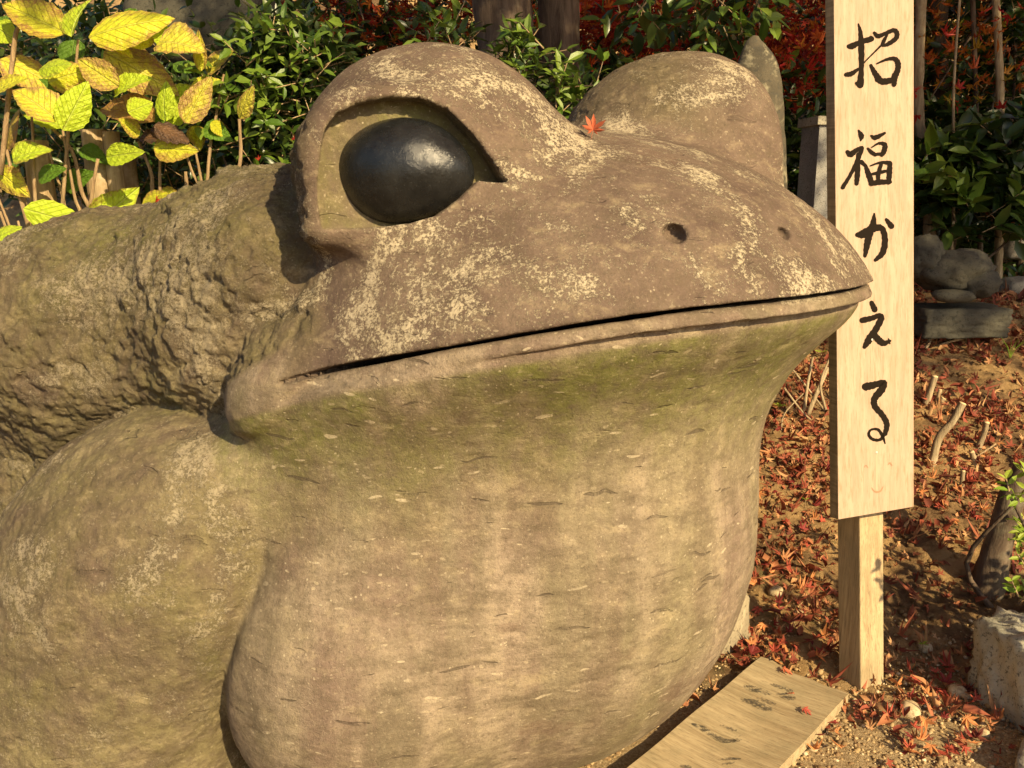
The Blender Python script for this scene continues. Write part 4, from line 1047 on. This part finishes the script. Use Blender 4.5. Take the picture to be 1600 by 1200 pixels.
shrub('azalea_bush', 'sunlit fresh green azalea leaves at the right edge beside the leaning stem', 'bush', [(1572,740,1625,790),(1568,800,1625,850),(1580,870,1630,930),(1590,920,1630,950)], 2.28, 2.5, 22, .036, 'az_o', 'az_o', 110, L=.05, stems=3, base=(1.52, 2.45, .0))
shrub('azalea_bush', 'unseen azalea bush added beyond the right edge to shade the soil', 'bush', [(2020,800,2400,1120)], 1.5, 1.9, 230, .05, 'ev', 'ev_o', 0, L=.12, stems=5, base=(1.75, 1.75, 0))  # out-of-view bush, added to cast dappled shade right of the post
def keepL(p): u, v = project(p); return u > 1640

# seedlings
for (u, v, n, s, lab) in ((1216, 628, 7, .040, 'seedling with bright leaves beside the frog throat'), (1283, 543, 5, .036, 'bright tuft of leaves touching the sign edge below the snout'), (1205, 606, 3, .03, 'single leaf sprig just above the bright seedling'), (1440, 1003, 4, .02, 'tiny green weed in the shade right of the post'), (1258, 775, 3, .02, 'tiny weed on the ochre soil left of the sign')):
    p = hit(u, v+18); t = thing('seedling', p, lab, 'seedling'); c = p + np.array([0, 0, .03])
    V, F = tube([p - [0, 0, .01], c], [.002, .0012], 6, 2); wpart('stem', V, F, M['stem'], t)
    V0, F0 = simple_leaf(.42, .15, .1); me = pym('leaf', V0, F0); me.materials.append(M['az_o'])
    for i in range(n): place('leaf', me, c, frames(1, az=np.array([i*6.28/n+.4]), tilt=np.array([.35]), spread=.3)[0], s*rng.uniform(.8, 1.2), t)

# ------------------------------------------------------------------ trunks and maples
def tree(name, lab, pts, Y, w0, w1, mat, group=None, crown=None, cat='tree'):
    P = [at(u, v, Y+dy) for u, v, dy in pts]; b = P[0].copy(); b[2] = float(gz(b[0], b[1]))-.05; P = [b] + P
    t = thing(name, b, lab, cat, group); V, F = tube(P, list(np.linspace(w0, w1, len(P))), 14, 8, w0*.22, int(pts[0][0])); wpart('trunk', V, F, M[mat], t)
    if crown:
        regs, Ya, Yb, n, s, mt, mo, nobj = crown
        B = boxpx(regs, Ya, Yb)(n//14); off = rng.normal(0, 1, (len(B), 14, 3))*np.array([.16, .16, .05]); pos = (B[:, None]+off).reshape(-1, 3)
        fr = frames(len(pos), spread=.45); sz = rng.uniform(.75, 1.25, len(pos))*s; order = np.argsort(pos[:, 1])
        k = order[nobj:]; o = scatter('crown', ML, pos[k], fr[k], sz[k], M[mt], t); o['kind'] = 'stuff'
        if nobj:
            ms = []
            for V, F in ML[:4]: me = pym('leaf', V, F); me.materials.append(M[mo]); ms.append(me)
            for i, kk in enumerate(order[:nobj]): place('leaf', ms[i % 4], pos[kk], fr[kk], sz[kk], t)
        for i in range(0, len(B), max(1, len(B)//14)):
            m = (P[-2]+B[i])/2 + np.array([0, 0, .1]); V, F = tube([P[-2], m, B[i]], [.012, .003], 6, 4, .001, i); wpart('branch', V, F, M['bark'], t)
    return t
tree('maple_tree', 'maple with dark red leaves behind the evergreen shrub at the top left of centre', [(560,150,0),(540,0,0),(520,-150,0)], 5.6, .06, .05, 'bark', crown=([(380,-60,760,60),(500,-60,760,90)], 4.8, 5.8, 1500, .08, 'red', 'red_o', 0))
tree('tree', 'broad grey trunk rising behind the saddle between the eye mounds', [(800,260,0),(795,120,0),(785,0,0),(780,-150,0),(765,-330,0)], 4.1, .150, .115, 'bark')
tree('tree', 'narrower trunk just right of the broad grey trunk', [(888,260,0),(880,120,0),(872,0,0),(868,-150,0),(860,-330,0)], 4.3, .105, .09, 'bark')
tree('maple_tree', 'red maple behind the far eye', [(1110,150,0),(1150,0,0),(1190,-150,0)], 6.2, .07, .05, 'bark', crown=([(880,-60,1290,75),(1000,-60,1290,50),(1215,60,1290,150),(900,0,1010,110)], 4.4, 5.6, 2600, .085, 'red', 'red_o', 120))
tree('maple_tree', 'orange and red maple in the upper right corner', [(1597,440,0),(1595,250,0),(1588,0,0),(1580,-120,0)], 5.4, .05, .04, 'bark', crown=([(1420,-50,1620,70),(1440,20,1620,130),(1540,60,1620,250),(1425,60,1480,200),(1520,280,1620,370)], 4.7, 6.0, 1000, .080, 'orange', 'red_o', 60))
TT = [('thin trunk with pale patches bending beside the sign board', [(1452,400,0),(1450,280,0),(1441,228,0),(1434,150,0),(1440,0,0),(1445,-80,0)], 4.7, .034, .024, 'barkpale'),
      ('straight pale slender trunk near the right edge', [(1560,425,0),(1562,300,0),(1563,160,0),(1556,0,0),(1550,-80,0)], 4.75, .022, .018, 'barkpale'),
      ('dark upright trunk between the two pale thin trunks', [(1478,420,0),(1472,190,0),(1468,0,0),(1466,-90,0)], 5.2, .05, .04, 'bark'),
      ('whip thin pale sapling in front of the dark trunk', [(1486,400,0),(1491,300,0),(1490,150,0),(1498,20,0),(1505,-60,0)], 4.5, .009, .005, 'barkpale'),
      ('thin dark stem left of the slender pale trunk', [(1532,420,0),(1528,260,0),(1524,120,0),(1518,-50,0)], 4.9, .014, .012, 'bark'),
      ('thin reddish stem rising left of the pointed stone', [(1195,140,0),(1190,60,0),(1183,0,0),(1178,-60,0)], 4.0, .008, .006, 'twig')]
for lab, pts, Y, w0, w1, mt in TT: tree('sapling', lab, pts, Y, w0, w1, mt, 'thin stems behind the garden')
# unseen maple added to shade the background, its crown kept above the frame
ct = thing('maple_tree', (5.6, 2.6, float(gz(5.6, 2.6))), 'unseen maple added above the frame to shade the background', 'tree')
V, F = tube([(5.6, 2.6, 0), (5.5, 2.7, 1.6), (5.1, 2.8, 3.0), (4.0, 3.2, 4.2)], [.20, .17, .14, .07], 14, 8, .03, 3); wpart('trunk', V, F, M['bark'], ct)
for i in range(9):
    e = np.array([rng.uniform(-.5, 7.5), rng.uniform(1.2, 5.5), rng.uniform(4.2, 4.9)]); V, F = tube([(5.1, 2.8, 3.0), ((5.1+e[0])/2, (2.8+e[1])/2, 4.1), e], [.07, .015], 8, 6, .01, i); wpart('branch', V, F, M['bark'], ct)
n = 32000; p = np.stack([rng.uniform(-2.2, 8.5, n), rng.uniform(-1.5, 6.2, n), rng.uniform(3.9, 4.9, n)], 1)
near = p[:, 1] - (.0 - np.clip(p[:, 0]-4.0, 0, 1.0)*1.35); k = (near > 0) & (fbm(p, .9, 3, 99) > -.26); p = p[k]
o = scatter('crown', ML, p, frames(len(p), spread=.4), rng.uniform(.15, .21, len(p)), M['orange'], ct); o['kind'] = 'stuff'

# ------------------------------------------------------------------ standing stones, figure, rocks
def tstone(name, pts, Y, mat, lab, cat, flat=.7, sides=16, rough=.012):
    P = [at(u, v, Y) for u, v, w in pts]; R_ = [w/FPX*Y/2 for u, v, w in pts]
    V, F = tube(P, R_, sides, 6, rough, 5); c = P[0][1]; V[:, 1] = c + (V[:, 1]-c)*flat
    L = V.mean(0); L[2] = V[:, 2].min(); return tag(wpart(name, V, F, M[mat], None), lab, cat)
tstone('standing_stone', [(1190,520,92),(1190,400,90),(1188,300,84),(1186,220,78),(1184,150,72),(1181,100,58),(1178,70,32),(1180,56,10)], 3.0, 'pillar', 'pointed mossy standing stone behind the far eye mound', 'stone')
Yp = 4.3; gp_ = thing('granite_pillar', (*at(1290, 400, Yp)[:2], .4), 'granite pillar with a flat cap half hidden behind the sign', 'pillar')
a = at(1266, 400, Yp); tp = at(1266, 195, Yp); w = .17; V, F = box_mesh((a[0], Yp, .5), (w, .03, 0), (-.03, w, 0), (0, 0, tp[2]-.5)); M['gpil'] = m_rock('dark_speckled_granite', (.20, .20, .19), (.34, .33, .30), (.04, .04, .04), 140)
wpart('shaft', V, F, M['gpil'], gp_, False); V, F = box_mesh((a[0]-.016, Yp-.02, tp[2]), (w+.036, .03, 0), (-.03, w+.036, 0), (0, 0, .04)); wpart('cap', V, F, M['granite'], gp_, False)
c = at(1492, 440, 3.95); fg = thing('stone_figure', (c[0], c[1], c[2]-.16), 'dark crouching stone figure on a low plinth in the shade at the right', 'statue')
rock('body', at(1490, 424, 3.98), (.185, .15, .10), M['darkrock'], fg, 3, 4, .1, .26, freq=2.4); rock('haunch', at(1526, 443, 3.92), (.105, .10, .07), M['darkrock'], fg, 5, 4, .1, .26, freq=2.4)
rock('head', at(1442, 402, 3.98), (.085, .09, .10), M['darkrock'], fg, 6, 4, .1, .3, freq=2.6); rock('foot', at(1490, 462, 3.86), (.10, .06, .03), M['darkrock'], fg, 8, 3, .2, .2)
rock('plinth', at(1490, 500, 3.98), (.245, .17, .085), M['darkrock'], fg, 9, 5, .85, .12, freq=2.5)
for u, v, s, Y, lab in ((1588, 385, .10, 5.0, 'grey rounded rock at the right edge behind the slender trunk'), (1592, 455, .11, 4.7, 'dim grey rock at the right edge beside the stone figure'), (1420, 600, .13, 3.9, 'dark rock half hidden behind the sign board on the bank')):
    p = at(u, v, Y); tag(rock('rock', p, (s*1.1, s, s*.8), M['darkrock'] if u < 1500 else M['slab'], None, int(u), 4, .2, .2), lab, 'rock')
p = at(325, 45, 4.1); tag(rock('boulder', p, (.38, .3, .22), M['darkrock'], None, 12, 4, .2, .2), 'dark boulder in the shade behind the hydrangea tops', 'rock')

# ------------------------------------------------------------------ pruned stubs and dry twigs
ST = [([(1456,727),(1467,684),(1487,660),(1504,630)], 12, 'tallest crooked cut stub right of the sign board'), ([(1446,634),(1453,612),(1461,588)], 10, 'cut stub leaning right next to the sign edge'), ([(1464,628),(1469,609)], 6, 'thin short stub between two thicker ones'),
      ([(1432,636),(1455,645),(1474,622)], 9, 'bent forked stub low beside the sign edge'), ([(1528,703),(1536,682),(1542,660)], 9, 'straight pale stub at the right of the crooked one'), ([(1523,722),(1518,706)], 9, 'stump cut almost at the soil below the straight pale stub'),
      ([(1428,524),(1439,500)], 7, 'highest stub at the sign edge near the shaded plinth'), ([(1445,546),(1455,528)], 6, 'small slanting stub below the highest one'), ([(1502,764),(1505,736)], 7, 'low dark stub beneath the crooked one')]
for P, w, lab in ST:
    b = hit(*P[0]); Y = b[1]; Q = [b - [0, 0, .03], b] + [at(u, v, Y - .01*i) for i, (u, v) in enumerate(P[1:])]; r = w/FPX*Y/2
    t = thing('cut_stub', b, lab, 'stub', 'pruned stubs on the bank'); V, F = tube(Q, [r*1.25, r*1.15] + [r]*(len(Q)-2), 10, 5, r*.2, int(P[0][0])); wpart('shaft', V, F[:-2] + [F[-2]], M['barkpale'], t)
    e = Q[-1]; d = Q[-1]-Q[-2]; d /= np.linalg.norm(d); V, F = tube([e - d*.002, e + d*.002], [r*.98, r*.9], 10, 1); wpart('cut_face', V, F, M['cut'], t)
TW = [([(1238,577),(1277,626),(1296,654)], 3), ([(1262,648),(1278,610),(1294,574)], 7), ([(1256,642),(1262,600),(1270,558)], 5), ([(1225,606),(1255,645),(1282,668)], 3), ([(1221,682),(1225,648),(1256,614)], 2.5), ([(1244,708),(1262,727),(1294,737)], 2.5), ([(1290,640),(1282,600),(1296,560)], 4)]
b = hit(1265, 652); t = thing('dead_shrub', b, 'dry pruned shrub with bare stems between the frog throat and the sign', 'shrub')
for i, (P, w) in enumerate(TW):
    Y = b[1] - .02*i; V, F = tube([at(u, v, Y + .02*k) for k, (u, v) in enumerate(P)], [w/FPX*Y/2*1.2, w/FPX*Y/2*.8], 7, 5, .0006, i); wpart('stem', V, F, M['barkpale'], t)
for P, w, lab in (([(1465,542),(1484,535),(1504,531)], 4, 'bare twig lying on the bank top'), ([(1428,456),(1446,444),(1452,436),(1470,429)], 2, 'pale forked twig sticking out from behind the sign by the stone figure'), ([(1514,722),(1530,712),(1556,695)], 3, 'reddish twig lying right of the stubs'), ([(1168,1050),(1130,1056),(1082,1060)], 4, 'dry stalk lying between belly and plank')):
    p0 = hit(*P[0]); Y = p0[1] if P[0][1] > 480 else 4.1; V, F = tube([at(u, v, Y) + [0, 0, .004] for u, v in P], [w/FPX*Y/2], 6, 5, .0004, 3); tag(wpart('twig', V, F, M['twig'], None), lab, 'twig', 'loose twigs')
p = hit(1570, 935); t = thing('leaning_stem', p, 'thick shaded stem leaning at the right edge behind the azalea leaves', 'stem')
V, F = tube([p + [-.03, .05, -.03], at(1556, 860, p[1]+.05), at(1580, 780, p[1]+.06), at(1600, 730, p[1]+.08)], [.055, .042, .036, .03], 12, 6, .008, 2); wpart('trunk', V, F, M['bark'], t)
# grass tuft
p = hit(1578, 560); t = thing('grass_tuft', p, 'thin grass tuft at the right edge on the bank', 'grass')
for i in range(9):
    a = rng.uniform(-1, 1); V, F = tube([p, p + [a*.03, 0, .05], p + [a*.09, -.01, .08+.03*rng.random()]], [.0022, .0006], 4, 4); wpart('blade', V, F, M['az_o'], t)
# loose leaves caught in the foliage
for u, v, Y, s, mt, lab in ((1219,104,3.6,.075,'red_o','round orange leaf hanging right of the pointed stone'), (402,250,3.1,.045,'red_o','orange leaf caught low in the evergreen shrub'), (458,218,3.0,.04,'red_o','red leaf caught near the back of the eye mound'), (243,314,2.95,.05,'red_o','red maple leaf standing on the back of the frog'), (1475,52,4.3,.10,'red_o','bright red maple leaf high right of the sign'), (1590,107,4.3,.09,'red_o','orange maple leaf at the right edge')):
    me = MLm[int(u) % 7].copy(); me.materials.clear(); me.materials.append(M[mt]); tag(place('maple_leaf', me, at(u, v, Y), frames(1, az=np.array([1.2]), tilt=np.array([.9]))[0], s), lab, 'leaf')
for o in bpy.data.objects:
    if '_p' in o: del o['_p']
